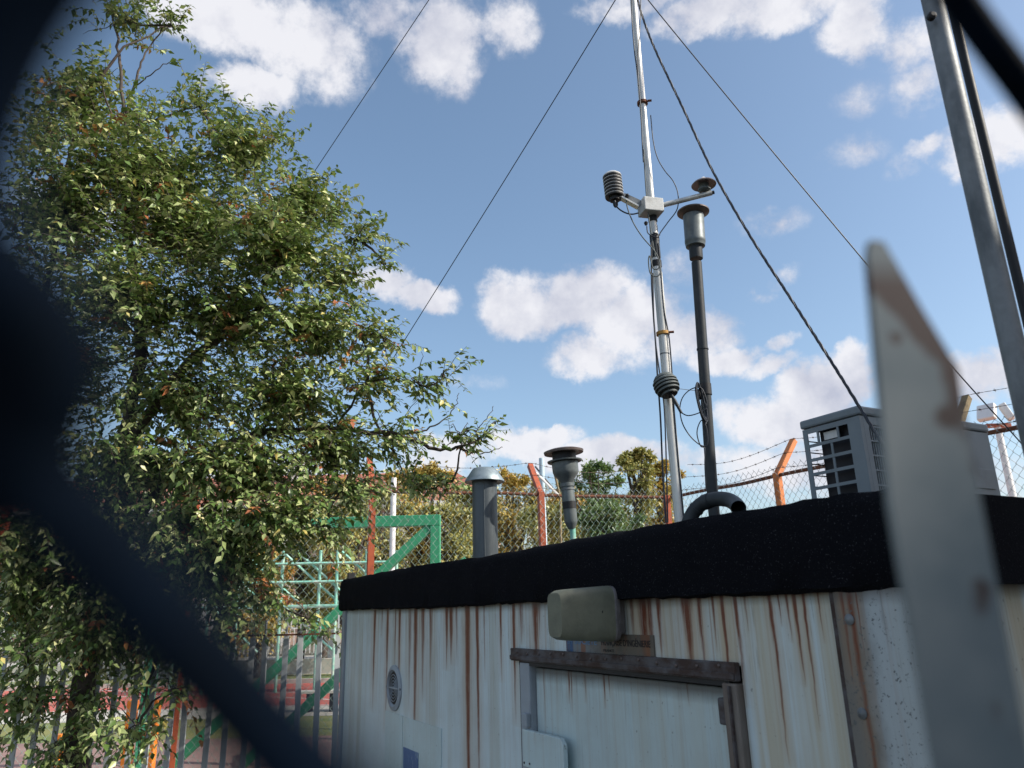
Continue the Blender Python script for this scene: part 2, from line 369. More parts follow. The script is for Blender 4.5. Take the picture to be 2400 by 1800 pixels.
# ---------------------------------------------------------------- leaves
LB = np.array([(0, 0, 0), (.36, .27, .06), (1, 0, -.10), (-.0, 0, 0), (.36, -.27, .06), (.45, 0, -.03)])
LV = np.array([(0, 0, 0), (.38, .26, .07), (1, 0, -.12), (.38, -.26, .07), (.42, 0, -.02)])
LF = np.array([(0, 1, 4), (1, 2, 4), (2, 3, 4), (3, 0, 4)])
def leaf_mesh(name, pos, dirs, nrm, size, material, parent, rs, kind='stuff'):
    pos = np.array(pos); dirs = np.array(dirs); nrm = np.array(nrm); size = np.array(size); n = len(pos)
    dirs /= np.linalg.norm(dirs, axis=1)[:, None]
    y = np.cross(nrm, dirs); y /= (np.linalg.norm(y, axis=1)[:, None] + 1e-9); z = np.cross(dirs, y)
    V = pos[:, None, :] + size[:, None, None] * (LV[None, :, 0:1] * dirs[:, None, :] + LV[None, :, 1:2] * y[:, None, :] + LV[None, :, 2:3] * z[:, None, :])
    V = V.reshape(-1, 3)
    Fc = (LF[None] + (np.arange(n) * 5)[:, None, None]).reshape(-1)
    me = bpy.data.meshes.new(name); nf = n * 4
    me.vertices.add(n * 5); me.vertices.foreach_set('co', (V - np.array(parent.location)).astype('f').ravel())
    me.loops.add(nf * 3); me.loops.foreach_set('vertex_index', Fc.astype('i'))
    me.polygons.add(nf); me.polygons.foreach_set('loop_start', np.arange(0, nf * 3, 3, dtype='i')); me.polygons.foreach_set('loop_total', np.full(nf, 3, dtype='i'))
    me.update(calc_edges=True)
    at_ = me.attributes.new('tint', 'FLOAT', 'POINT')
    at_.data.foreach_set('value', np.repeat(np.clip(rs, 0, 1), 5).astype('f'))
    me.materials.append(material)
    o = bpy.data.objects.new(name, me); COL.objects.link(o); o.parent = parent
    if kind: o['kind'] = kind
    return o

# ---------------------------------------------------------------- far trees
def far_tree(px, ytop, Y, wpx, material, label, seed, dens=1.0, ybot=None):
    r = np.random.default_rng(seed)
    p = at_Y(px, ytop, Y); top = p.z; wid = wpx / f * Y
    root = thing('background_tree', label, 'tree', (p.x, Y, 0), 'trees beyond the sports court')
    hc = top * .66; zc = top - hc / 2
    nb = 30; n = int(10500 * dens)
    bl_ = [(r.uniform(-.6, .6) * wid * .5, r.uniform(-.5, .5) * wid * .5, zc + r.uniform(-.62, .42) * hc, r.uniform(.14, .27) * wid * .85) for _ in range(nb)]
    bl_.append((0, 0, top - wid * .2, wid * .18))
    for _ in range(12):
        a = r.uniform(-.42, .42); bl_.append((a * wid, r.uniform(-.2, .2) * wid, top - wid * (.02 + .9 * a * a) - r.uniform(0, .12) * wid, wid * r.uniform(.04, .08)))
    P, Dd, N, Sz, T = [], [], [], [], []
    per = n // len(bl_)
    for (bx, by, bz, br) in bl_:
        u = r.normal(size=(per, 3)); u /= np.linalg.norm(u, axis=1)[:, None]; rad = br * np.abs(r.normal(0, .72, per)).clip(.1, 2.1)
        clump = r.normal(0, .12)
        q = u * rad[:, None] * np.array([1, 1, .85]) + np.array([p.x + bx, Y + by, bz])
        P.append(q); Dd.append(u + r.normal(0, .7, (per, 3)) + [0, 0, -.3]); N.append(r.normal(0, .6, (per, 3)) + [0, 0, 1])
        Sz.append(r.uniform(.10, .24, per) * (Y / 36)); T.append(r.normal(.45, .22, per) + clump)
    P = np.concatenate(P); k = (P[:, 2] > .8); cat = lambda a: np.concatenate(a)[k]
    leaf_mesh('crown', P[k], cat(Dd), cat(N), cat(Sz), material, root, cat(T))
    mb = MB(); mb.tube([(p.x, Y, 0), (p.x + .1, Y, top * .35), (p.x, Y, top * .75)], [.22, .17, .05], 7)
    for (bx, by, bz, br) in bl_[::2]:
        mb.tube(spline([(p.x, Y, top * .3), (p.x + bx * .4, Y + by * .4, top * .3 + (bz - top * .3) * .6), (p.x + bx, Y + by, bz)], 3), [.1] * 3 + [.06] * 2 + [.02] * 2, 5)
    mb.build('trunk', MT['bark'], root, smooth=60)
for i, a in enumerate([
        (720, 1175, 34, 150, 'leaf_olive', 'olive green tree seen between the large tree and the first red post'),
        (775, 1120, 37, 170, 'leaf_yellow', 'yellowing tree rising behind the second red post'),
        (880, 1150, 33, 190, 'leaf_olive', 'olive yellow tree behind the white pole'),
        (985, 1085, 38, 170, 'leaf_yellow', 'tall yellow tree left of the capped vent pipe'),
        (1050, 1180, 33, 180, 'leaf_olive', 'low olive tree behind the capped vent pipe'),
        (1200, 1105, 36, 190, 'leaf_yellow', 'orange yellow tree right of the capped vent pipe'),
        (1290, 1180, 31, 170, 'leaf_olive', 'dull olive tree behind the funnel sampler'),
        (1390, 1092, 35, 180, 'leaf_green', 'grey green tree right of the funnel sampler'),
        (1430, 1185, 29, 170, 'leaf_green', 'fresh green bushy tree low beside the mast'),
        (1492, 1057, 36, 95, 'leaf_olive', 'slender tree with the highest top just left of the mast'),
        (1545, 1085, 37, 110, 'leaf_yellow', 'slim yellow tree close behind the mast'),
        (1330, 1150, 39, 200, 'leaf_yellow', 'yellow tree between the funnel sampler and the grey green tree'),
        (1460, 1160, 40, 190, 'leaf_olive', 'olive tree low behind the mast foot'),
        (1120, 1140, 40, 160, 'leaf_olive', 'olive tree directly behind the capped vent pipe'),
        (820, 1200, 30, 160, 'leaf_olive', 'bushy olive tree behind the second red post'),
        (620, 1290, 30, 200, 'leaf_yellow', 'yellow tree behind the mint coloured lattice fence'),
        (540, 1200, 40, 190, 'leaf_olive', 'olive tree in front of the pink building'),
        (120, 1200, 32, 260, 'leaf_green', 'dark green tree at the far left behind the large tree')]):
    far_tree(a[0], a[1], a[2], a[3], MT[a[4]], a[5], i + 5, 1.15)

# ---------------------------------------------------------------- poles beyond the fence
def pole(px, y0, Y, r, label, m, name='lamp_post'):
    p = at_Y(px, y0, Y)
    o = MB().tube([(p.x, Y, 0), (p.x, Y, p.z)], r, 10).build(name, m, smooth=50); tag(o, label, 'pole'); return p
pole(923, 1120, 16, .06, 'thin white pole standing behind the green steel frame', MT['white_pole'], 'white_pole')
bp_ = at_Y(1269, 1074, 14); bo = thing('braced_pole', 'pale blue pole with two thin stays behind the red fence post', 'pole', (bp_.x, 14, 0))
MB().tube([(bp_.x, 14, 0), (bp_.x, 14, bp_.z)], .05, 12).build('pole', MT['pale_blue'], bo, smooth=50)
e_ = at_Y(1313, 1165, 14)
MB().tube([at_Y(1254, 1093, 14), e_], .018, 6).build('stay', MT['galv'], bo, smooth=60)
MB().tube([at_Y(1256, 1108, 13.8), e_], .022, 6).build('stay', MT['white_plastic'], bo, smooth=60)
MB().tube([at_Y(1300, 1110, 14), e_, at_Y(1316, 1400, 14)], .025, 6).build('stay', MT['wood_post'], bo, smooth=60)
fp = at_Y(2338, 1000, 22); fl = thing('floodlight_mast', 'white floodlight mast with two lamps seen past the air conditioner', 'floodlight', (fp.x, 22, 0))
MB().tube([(fp.x, 22, 0), (fp.x, 22, fp.z)], [.13, .09], 12).build('pole', MT['white_pole'], fl, smooth=50)
MB().bx(fp.x - .36, fp.x + .36, 21.9, 22.1, fp.z - .02, fp.z + .08).build('crossbar', MT['post'], fl)
for sgn in (-1, 1):
    c = Vector((fp.x + sgn * .3, 21.9, fp.z + .42)); ax = Vector((sgn * .75, -.5, .35)).normalized(); X = ax.cross(Vector((0, 0, 1))).normalized(); Z = X.cross(ax)
    MB().box(c, (.5, .2, .5), (X, ax, Z)).build('lamp_head', MT['white_pole'], fl, bevel=.03)

# ---------------------------------------------------------------- green steel frame on the court
GY = 12.0
gf = thing('steel_gantry', 'large green painted square tube frame with long diagonal braces beyond the fence', 'gantry', at_Y(1022, 1700, GY) * 1)
gf.location.z = 0
def gat(x, y, dy=0): return at_Y(x, y, GY + dy)
topz = gat(1020, 1220).z; lx = gat(1022, 1230).x; x0 = gat(380, 1222).x
MB().bx(x0, lx + .07, GY - .08, GY + .08, topz - .085, topz + .085).build('top_beam', MT['green'], gf, bevel=.008)
MB().bx(lx - .085, lx + .07, GY - .078, GY + .078, 0, topz - .087).build('leg', MT['green'], gf, bevel=.008)
MB().bx(x0, x0 + .155, GY - .078, GY + .078, 0, topz - .087).build('leg', MT['green'], gf, bevel=.008)
def brace(a, b, name='brace', w=.14):
    MB().beam(a, b, .12, w, Vector((0, -1, 0)).cross((b - a).normalized())).build(name, MT['green'], gf, bevel=.006)
A = Vector((lx - .09, GY, topz - .1)); B = gat(650, 1565); dirv = (B - A).normalized(); end = A + dirv * ((A.z - .05) / -dirv.z)
brace(A, end)
A2 = gat(850, 1535, .6); B2 = gat(620, 1745, .6); d2_ = (B2 - A2).normalized(); brace(A2 - d2_ * 2.2, A2 + d2_ * ((A2.z - .05) / -d2_.z))

# ---------------------------------------------------------------- mint lattice of the ball court
LY = 24.0
lf = thing('lattice_fence', 'mint green tubular lattice fence of the sports court', 'fence', (at_Y(750, 1400, LY).x, LY, 0))
def lat(x, y): return at_Y(x, y, LY)
lat_l = []
for x in (430, 500, 565, 665, 752, 792, 860, 930): lat_l.append(('post', (x, 1290), (x, 1500), .05))
for y in (1325, 1368, 1425): lat_l.append(('rail', (430, y + 2), (930, y - 8), .045 if y < 1400 else .06))
for x in (480, 565, 660, 695, 800): lat_l.append(('brace', (x, 1292), (x + 150, 1425 + 3), .04))
for x in (640, 560): lat_l.append(('brace', (x + 20, 1300), (x - 80, 1366), .035))
lat_l.append(('brace', (670, 1428), (800, 1545), .04)); lat_l.append(('brace', (500, 1428), (600, 1530), .04))
for nm, a, b_, r_ in lat_l:
    pa, pb = lat(*a), lat(*b_)
    if nm == 'post': pb = Vector((pa.x, LY, 0))
    off = {'post': 0, 'rail': -.11, 'brace': .11}[nm]
    pa = pa + Vector((0, off, 0)); pb = pb + Vector((0, off, 0))
    MB().tube([pa, pb], r_, 6).build(nm, MT['mint'], lf, smooth=60)

# bench and orange frame
bn = at_Y(765, 1650, 19.2); be = thing('bench', 'small bench with pale seat and dark legs at the edge of the red track', 'bench', (bn.x, 19.2, 0))
MB().bx(bn.x - .7, bn.x + .8, 19.0, 19.4, .42, .47).build('seat', MT['concrete'], be)
for dx in (-.45, .1, .55): MB().bx(bn.x + dx, bn.x + dx + .1, 19.05, 19.35, 0, .42).build('leg', MT['black'], be)
og = thing('orange_goal', 'bright orange square posts standing low behind the wire fence', 'goal', (at_Y(340, 1700, 9.6).x, 9.6, 0))
for px_ in (140, 313, 366):
    p = at_Y(px_, 1640 if px_ > 200 else 1720, 9.6)
    MB().bx(p.x - .05, p.x + .05, 9.55, 9.65, 0, p.z).build('post', MT['orange'], og, bevel=.006)
p1, p2 = at_Y(313, 1640, 9.6), at_Y(366, 1640, 9.6)
gw = at_Y(768, 1500, 40); tag(MB().bx(gw.x - .5, gw.x + .5, 39.7, 40.3, 0, 3.2).build('column', MT['facade_w'], bevel=.03), 'pale square column standing behind the lattice fence', 'column')
ysl = [at_Y(705, 1550, 30), ]
# light railings on the far side
rl = thing('white_railing', 'white vertical bar railing in front of the pink building', 'railing', (-12, 46, 0))
q0 = MB().bx(-.02, .02, -.02, .02, .1, 1.6).build('bar', MT['facade_w'], rl, local=True)
for i in range(110):
    o = q0 if i == 0 else q0.copy()
    if i: COL.objects.link(o); o.parent = rl
    o.location = (-16 + i * .24, 0, 0)
MB().bx(-28, -1, 45.97, 46.03, 1.6, 1.66).build('rail', MT['facade_w'], rl)

# ---------------------------------------------------------------- chain-link fences with barbed wire
def fence(p0, p1, px_posts, label, mm, postm, outward, labels=None, z_rail=3.45, cell=.0385, dz=.046, start_post=True, rw=.0023, no_last=False):
    p0 = Vector(p0); p1 = Vector(p1); d = (p1 - p0); L = d.length; d.normalize()
    root = thing('chain_link_fence', label, 'fence', (p0.x, p0.y, 0), 'rusty chain link fences topped with barbed wire')
    mb = MB(); n = int(L / cell); nz = int((z_rail + .1) / dz)
    verts = []; r_ = random.Random(3)
    for k in range(n):
        pts = []
        for j in range(nz + 1):
            u = k * cell + (cell + .003 if (j + k) % 2 else -.003)
            wv = .012 * math.sin(u * 1.7 + j * .11) + .008 * math.sin(j * .23 + u * 3.1)
            oo = .004 * (1 if (j + k) % 2 else -1)
            pts.append(p0 + d * (u + wv * .3) + outward * (oo + wv - .035) + Vector((0, 0, j * dz + (.03 * (r_.random() - .5) if j == nz else 0))))
        mb.tube(pts, rw, 3, cap=False)
    wm = mb.build('wire_mesh', mm, root); wm['kind'] = 'stuff'
    MB().tube(spline([p0 + d * (L * i / 12) + Vector((0, 0, z_rail + .008 * math.sin(i * 2.3))) for i in range(13)], 3), .019, 8).build('rail', MT['rust'], root, smooth=60)
    # posts: angle profile with a cranked arm
    AU, AO = .40, .33
    for i, u in enumerate(px_posts):
        b0 = p0 + d * u
        w_, t_ = .062, .007
        pm = postm[i] if isinstance(postm, list) else postm
        m1 = MB()
        m1.beam(b0 - outward * .03, b0 - outward * .03 + Vector((0, 0, z_rail + .03)), w_, t_, outward)
        m1.beam(b0 + outward * .0 - d * (w_ / 2), b0 - d * (w_ / 2) + Vector((0, 0, z_rail + .03)), t_, .058, outward)
        m1.beam(b0 + outward * .0 + d * (w_ / 2), b0 + d * (w_ / 2) + Vector((0, 0, z_rail + .03)), t_, .058, outward)
        po = m1.build('post', pm, root)
        if no_last and i == len(px_posts) - 1: continue
        ba = b0 + Vector((0, 0, z_rail + .0)); tp = ba + outward * AO + Vector((0, 0, AU))
        nrm = (outward * AU - Vector((0, 0, AO))).normalized()
        m2 = MB().beam(ba - nrm * .03, tp - nrm * .03, w_ * .96, t_, nrm)
        m2.beam(ba - d * (w_ / 2 - .006), tp - d * (w_ / 2 - .006), t_, .05, nrm).beam(ba + d * (w_ / 2 - .006), tp + d * (w_ / 2 - .006), t_, .05, nrm)
        m2.build('arm', pm, po)
    # three strands
    for s_, fr in enumerate((.12, .55, .97)):
        mb = MB(); off = outward * (AO * fr - .02) + Vector((0, 0, z_rail + AU * fr + .03))
        pp = []
        us = [0] + [u for u in px_posts if 0.05 < u < L - .05] + [L]
        for a, c in zip(us[:-1], us[1:]):
            for k in range(9):
                t = k / 9; pp.append(p0 + d * (a + (c - a) * t) + off + Vector((0, 0, -.05 * math.sin(math.pi * t) * (1 + .3 * s_) + .006 * math.sin(7 * t + s_ + a))))
        pp.append(p1 + off)
        # two twisted strands
        tot = 0; dense = spline(pp, 14)
        for ph in (0, math.pi):
            tw = []
            for i, q in enumerate(dense):
                a = ph + i * 1.3; tw.append(q + outward * .0022 * math.cos(a) + Vector((0, 0, .0022 * math.sin(a))))
            mb.tube(tw, .0016, 3, cap=False)
        acc_ = 0; nxt = .1
        for a, c in zip(dense[:-1], dense[1:]):
            acc_ += (c - a).length
            if acc_ > nxt:
                nxt = acc_ + .115 * (1 + .2 * r_.random())
                ang = r_.random() * 3
                for k2 in (0, 1.4):
                    e1 = outward * math.cos(ang + k2) + Vector((0, 0, math.sin(ang + k2))) + d * r_.uniform(-.3, .3)
                    mb.tube([a - e1 * .019 + d * .003, a, a + e1 * .019 - d * .003], .0013, 3)
                mb.tube([a - d * .009, a + d * .009], .0055, 5)
        mb.build('barbed_wire', MT['barb'], root)
    return root

ZR = 3.45
bA, bB = at_z(760, 1147, ZR), at_z(1562, 1167, ZR)
bd = (bB - bA); bd.z = 0; bd.normalize(); bout = Vector((-bd.y, bd.x, 0))
FA = bA - bd * 4.2; FA.z = 0; FB = Vector((bB.x, bB.y, 0))
def u_of(px, p0, d_, z=ZR, y=1150):
    q = ray(px, y); # intersect vertical fence plane
    nrm = Vector((-d_.y, d_.x, 0)); t = (p0 - CP).dot(nrm) / q.dot(nrm); return (CP + q * t - p0).dot(d_)
posts = [u_of(x, FA, bd) for x in (24, 462, 873, 1267)] + [(FB - FA).length]
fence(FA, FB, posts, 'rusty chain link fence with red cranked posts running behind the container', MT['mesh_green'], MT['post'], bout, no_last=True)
rA = Vector((FB.x + .06, FB.y - .03, 0)); rB0 = at_z(2383, 1001, ZR); rB0.z = 0
rd = (rB0 - rA).normalized(); rout = Vector((-rd.y, rd.x, 0)); rB = rA + rd * 6.6
rposts = [u_of(x, rA, rd) for x in (1826,)]
rposts.append(u_of(2238, rA, rd, y=1040))
fence(rA, rB, rposts, 'chain link fence with sunlit orange cranked post running towards the viewer on the right', MT['mesh_galv'], [MT['post_lit'], MT['wood_post']], rout)

# ---------------------------------------------------------------- container
vp = ray(230, 1456); d1 = Vector((vp.x, vp.y, 0)).normalized()
ex = -d1; ey = Vector((-ex.y, ex.x, 0)); DW = 1.35
def wl(x, y, o=0.0):
    q = ray(x, y); return CP + q * ((DW + o) / q.dot(ey))
P0 = wl(808, 1424); P0.z = 0
def sz(x, y, o=0.0):
    p = wl(x, y, o); return (p - P0).dot(ex), p.z
ROT = math.atan2(ex.y, ex.x)
def loc2w(s, o, z): return P0 + ex * s + ey * o + Vector((0, 0, z))
ct = thing('monitoring_container', 'white rust streaked air monitoring container with black felt roof edge', 'container', P0, rotz=ROT)
LEN, DEP, HB, HT = 3.86, 2.35, 2.24, 2.412
ds0, dz0 = sz(1248, 1566); ds1, _ = sz(1703, 1606); DTOP = 2.01

# wall material with individual rust runs
cs = sz(1967, 1420)[0]                         # where the right corner trim starts
def wall_mat(name, base, streaks, ztop, seed=0, lowfreq=True, amount=1.0, pits=None):
    m, nt, b, oc = newmat(name)
    sx = nn(nt, 'ShaderNodeSeparateXYZ'); nt.links.new(oc, sx.inputs[0]); X, Z = sx.outputs[0], sx.outputs[2]
    wob = mth(nt, 'MULTIPLY', mth(nt, 'SUBTRACT', noise(nt, oc, 7, 3, .6), .5), .016)
    Xw = mth(nt, 'ADD', X, wob)
    drop = mth(nt, 'SUBTRACT', ztop, Z)
    # broad stain bands and thin generic runs
    n1 = noise(nt, oc, 1, 3, .6, (9, 9, .35)); n2 = noise(nt, oc, 1, 3, .7, (60, 60, .9)); n3 = noise(nt, oc, 1, 5, .7, (120, 120, 5))
    grime = noise(nt, oc, 3, 6, .65)
    col = mix(nt, mth(nt, 'MULTIPLY', ramp(nt, n1, .46, .72), .6 * amount), base, (.38, .38, .30))
    col = mix(nt, mth(nt, 'MULTIPLY', ramp(nt, grime, .45, .8), .35), col, (.28, .28, .26))
    fade = mth(nt, 'SUBTRACT', 1, mth(nt, 'MULTIPLY', drop, .9), clamp=True)
    fade2 = mth(nt, 'POWER', fade, 2.2)
    col = mix(nt, mth(nt, 'MULTIPLY', mth(nt, 'MULTIPLY', ramp(nt, n2, .52, .7), fade2), .85 * amount), col, (.30, .18, .09))
    col = mix(nt, mth(nt, 'MULTIPLY', mth(nt, 'MULTIPLY', ramp(nt, n3, .56, .66), mth(nt, 'POWER', fade, 4)), .95 * amount), col, (.09, .08, .07))
    halo = core = None
    if not pits: col = mix(nt, mth(nt, 'MULTIPLY', mth(nt, 'MULTIPLY', ramp(nt, X, 2.75, 3.0), ramp(nt, noise(nt, oc, 1, 3, .6, (16, 16, .5)), .36, .58)), .75 * amount), col, (.46, .40, .27))
    else: col = mix(nt, mth(nt, 'MULTIPLY', mth(nt, 'SUBTRACT', 1, ramp(nt, mth(nt, 'ADD', X, mth(nt, 'MULTIPLY', grime, .12)), cs + .12, cs + .16)), .85), col, (.13, .115, .095))
    for (s, wd, ln, st) in streaks:
        dx = mth(nt, 'ABSOLUTE', mth(nt, 'SUBTRACT', Xw, s))
        fz = mth(nt, 'SUBTRACT', 1, mth(nt, 'MULTIPLY', drop, 1 / ln), clamp=True)
        a = mth(nt, 'MULTIPLY', mth(nt, 'SUBTRACT', 1, mth(nt, 'DIVIDE', dx, mth(nt, 'MULTIPLY_ADD', fz, wd * .75, wd * .3)), clamp=True), mth(nt, 'MULTIPLY', mth(nt, 'POWER', fz, .8), st))
        core = a if core is None else mth(nt, 'MAXIMUM', core, a)
        h = mth(nt, 'MULTIPLY', mth(nt, 'SUBTRACT', 1, mth(nt, 'MULTIPLY', dx, 1 / (wd * 3.2)), clamp=True), mth(nt, 'MULTIPLY', mth(nt, 'POWER', fz, .35), st))
        halo = h if halo is None else mth(nt, 'MAXIMUM', halo, h)
    if core is not None:
        brk = mth(nt, 'ADD', mth(nt, 'MULTIPLY', noise(nt, oc, 1, 5, .75, (110, 110, 7)), 2.6), -.45, clamp=True)
        col = mix(nt, mth(nt, 'MULTIPLY', mth(nt, 'MULTIPLY', halo, brk), .6, clamp=True), col, (.38, .21, .08))
        col = mix(nt, mth(nt, 'MULTIPLY', mth(nt, 'POWER', core, .8), mth(nt, 'MULTIPLY', brk, 2.1), clamp=True), col, (.15, .042, .018))
    # dark line right under the edge
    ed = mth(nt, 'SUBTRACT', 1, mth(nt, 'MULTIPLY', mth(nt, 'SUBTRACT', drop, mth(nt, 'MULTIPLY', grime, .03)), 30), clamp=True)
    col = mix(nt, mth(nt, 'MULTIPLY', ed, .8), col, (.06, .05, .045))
    # chips
    col = mix(nt, mth(nt, 'MULTIPLY', ramp(nt, noise(nt, oc, 70, 2, .5), .70, .74), .5), col, (.1, .09, .08))
    if pits: col = mix(nt, ramp(nt, noise(nt, oc, 120, 4, .65), .60, .66), col, (.1, .11, .11))
    nt.links.new(col, b.inputs['Base Color']); b.inputs['Roughness'].default_value = .5; b.inputs['Specular IOR Level'].default_value = .35
    bp = nn(nt, 'ShaderNodeBump'); bp.inputs['Strength'].default_value = .35; bp.inputs['Distance'].default_value = .006
    nt.links.new(mth(nt, 'ADD', noise(nt, oc, 4, 3, .5), mth(nt, 'MULTIPLY', noise(nt, oc, 90, 3, .5), .08)), bp.inputs['Height']); nt.links.new(bp.outputs[0], b.inputs['Normal'])
    return m
st = []
for (px_, wpx, ypx, s_) in [(880, 3, 1620, .9), (897, 2, 1480, .5), (910, 3, 1660, .8), (928, 2, 1560, .6), (938, 3, 1600, .9), (962, 4, 1620, .5), (975, 5, 1760, .75), (992, 5, 1600, .6), (1010, 5, 1560, .5),
                            (1047, 4, 1540, 1), (1057, 6, 1530, .95), (1070, 3, 1520, .5), (1095, 6, 1990, 1), (1118, 4, 1850, .85), (1134, 2, 1560, .5), (1172, 3, 1560, .8), (1202, 4, 1640, 1), (1220, 6, 1490, .6), (1253, 7, 1560, 1), (1262, 4, 1480, .5),
                            (1478, 6, 1500, .5), (1505, 13, 1640, .7), (1520, 7, 1600, .75), (1541, 6, 1520, .85), (1600, 7, 1470, .9), (1607, 14, 1560, .9), (1637, 6, 1560, .85), (1668, 4, 1500, .6), (1690, 5, 1640, .95), (1722, 5, 1600, .95), (1745, 4, 1460, .5),
                            (1803, 5, 1700, .95), (1824, 3, 1450, .85), (1843, 4, 1480, .8), (1860, 5, 1560, 1), (1881, 4, 1640, .85), (1916, 3, 1480, .8)]:
    s0, z0_ = sz(px_, 1395); s1, _ = sz(px_ + wpx, 1395); _, zz = sz(px_, ypx)
    st.append((s0, (s1 - s0) * 1.2, max(.05, HB - zz) * 1.25, s_))
MT['wall'] = wall_mat('container_paint', (.57, .67, .70), st, HB)
dst = []
for (px_, wpx, ypx, s_) in [(1265, 3, 1680, .4), (1297, 2, 1700, .4), (1356, 3, 1630, .7), (1362, 2, 1650, .6), (1394, 2, 1630, .9), (1438, 3, 1640, .7), (1450, 2, 1625, .8), (1635, 3, 1640, .4)]:
    s0, z0_ = sz(px_, 1580, .05); s1, _ = sz(px_ + wpx, 1580, .05); _, zz = sz(px_, ypx, .05); dst.append((s0, s1 - s0, max(.03, DTOP - zz) * 1.3, s_))
MT['door'] = wall_mat('door_paint', (.50, .62, .64), dst, DTOP, amount=.35)
MT['trim'] = wall_mat('trim_paint', (.40, .45, .47), [(sz(2006, 1380)[0], .009, .6, .6), (sz(1987, 1380)[0], .007, .2, .8), (sz(2022, 1380)[0], .003, .15, .7)], HB, amount=.5, pits=True)
MT['lintel'] = mat('rusty_lintel', (.10, .095, .10), (.05, .03, .024), 12, .8, lo=.4, hi=.6, bump=.6, stretch=(1, 1, 1.5))
MT['jamb_rust'] = mat('rusty_jamb_paint', (.2, .18, .16), (.09, .055, .04), 10, .7, stretch=(1, 1, .12), lo=.4, hi=.6)
MT['jamb'] = mat('jamb_paint', (.3, .34, .38), (.14, .13, .14), 8, .6, stretch=(1, 1, .15), lo=.5, hi=.7)

def cb(name, m, *bxs, bevel=0, parent=ct):
    mb = MB()
    for q in bxs: mb.bx(*q)
    return mb.build(name, m, parent, local=True, bevel=bevel)
jl, jr = ds0 - .075, ds1 + .055
cb('wall_panel', MT['wall'], (.06, jl, 0, .045, .12, HB), (jl, jr, 0, .045, 2.06, HB), (jr, cs, 0, .045, .12, HB))
cb('end_wall', MT['wall'], (0, .045, .047, DEP, .12, HB))
cb('end_wall', MT['wall'], (LEN - .045, LEN, .047, DEP, .12, HB))
cb('rear_wall', MT['wall'], (.047, LEN - .047, DEP - .045, DEP - .001, .12, HB))
cb('floor_frame', MT['lintel'], (-.01, LEN + .01, -.01, DEP + .01, 0, .12))
cb('corner_trim', MT['jamb'], (-.012, .058, -.012, .06, .12, HB), bevel=.006)
ctr = cb('corner_trim', MT['trim'], (cs + .002, LEN + .01, -.022, .03, .12, HB), bevel=.008)
cb('seam_strip', MT['lintel'], (cs - .012, cs + .006, -.012, .0, .12, HB - .002))
for (px_, py_) in ((1993, 1452), (2023, 1672), (2010, 1560)):
    s_, z_ = sz(px_, py_, -.02)
    if py_ == 1560: continue
    MB().lathe((s_, -.021, z_), (0, -1, 0), [(0, .011), (.003, .011), (.006, .006), (.008, .001)], 12).build('bolt', MT['galv'], ctr, local=True, smooth=40)
# felt roof edge, slightly battered, uneven
mb = MB(); NS = 120; prof = [(-.018, HB - .02), (-.034, HB - .012), (-.034, HB + .05), (-.026, HT - .03), (-.006, HT), (.03, HT + .006)]
rr = random.Random(5)
wv = [[(rr.random() - .5) * .006 for _ in prof] for _ in range(NS + 1)]
for i in range(NS + 1):
    s_ = -.03 + (LEN + .06) * i / NS
    for k, (o_, z_) in enumerate(prof):
        w2 = .004 * math.sin(s_ * 3.1 + k) + wv[i][k] - (.005 if (s_ % .98) < .035 and 0 < k < 5 else 0) + .0025 * math.sin(s_ * 23 + k * 1.3) * math.sin(s_ * 2.1)
        mb.v.append(Vector((s_, o_ + w2 * .6, z_ + w2)))
for i in range(NS):
    for k in range(len(prof) - 1):
        a = i * len(prof) + k; mb.f.append((a, a + len(prof), a + len(prof) + 1, a + 1))
# right end fascia
mb.bx(LEN - .03, LEN + .032, -.02, DEP + .02, HB - .015, HT - .01)
mb.bx(-.032, .03, -.02, DEP + .02, HB - .015, HT - .01)
mb.build('roof_edge', MT['felt'], ct, local=True, smooth=50)
cb('roof', MT['felt'], (-.0, LEN + .0, .0, DEP, HB + .002, HT - .015))
MB().bx(.03, .06, .0, .04, HT - .005, HT + .035).build('roof_clip', MT['black'], ct, local=True)
# lintel gutter
L0, L1 = sz(1206, 1520)[0], sz(1733, 1550)[0]
cb('lintel', MT['lintel'], (L0, L1, -.018, -.001, 2.026, 2.068), (L0 + .002, L1 - .002, -.023, -.0185, 2.03, 2.045), bevel=.002)
cb('lintel_shadow', MT['black'], (L0 + .05, L1 - .03, -.01, -.001, 2.013, 2.0255))  # black strip standing in for the shadow under the lintel
cb('door_frame', MT['jamb'], (jl + .002, ds0 - .004, -.012, .06, .12, 2.0215), (ds0 - .004, ds1 + .004, .046, .07, DTOP, 2.0215), bevel=.004)
cb('door_frame', MT['jamb_rust'], (ds1 + .004, jr - .002, -.02, .06, .12, 2.0215), bevel=.004)
cb('frame_bead', MT['lintel'], (ds1 + .03, ds1 + .036, -.028, -.021, .12, 2.016))
cb('frame_bead', MT['lintel'], (jl - .006, jl + .002, -.008, -.001, .12, 2.016))
dr = cb('door', MT['door'], (ds0, ds1, .012, .044, .13, DTOP - .003), bevel=.004)
h0, z1_ = sz(1238, 1672, -.01); h1, z2_ = sz(1249, 1706, -.01)
cb('hinge', MT['jamb'], (h0 - .01, ds0 + .0, -.03, -.0125, z2_ + .002, z1_ + .002), parent=dr, bevel=.003)
g0, zg = sz(1232, 1707, -.015); g1, zg1 = sz(1331, 1790, -.015)
mb = MB(); zt, zb = zg, zg - .115
outl = [(g0, zt), (g1 - .018, zt + .0), (g1, zt - .018), (g1, zb + .012), (g1 - .014, zb), (g0, zb)]
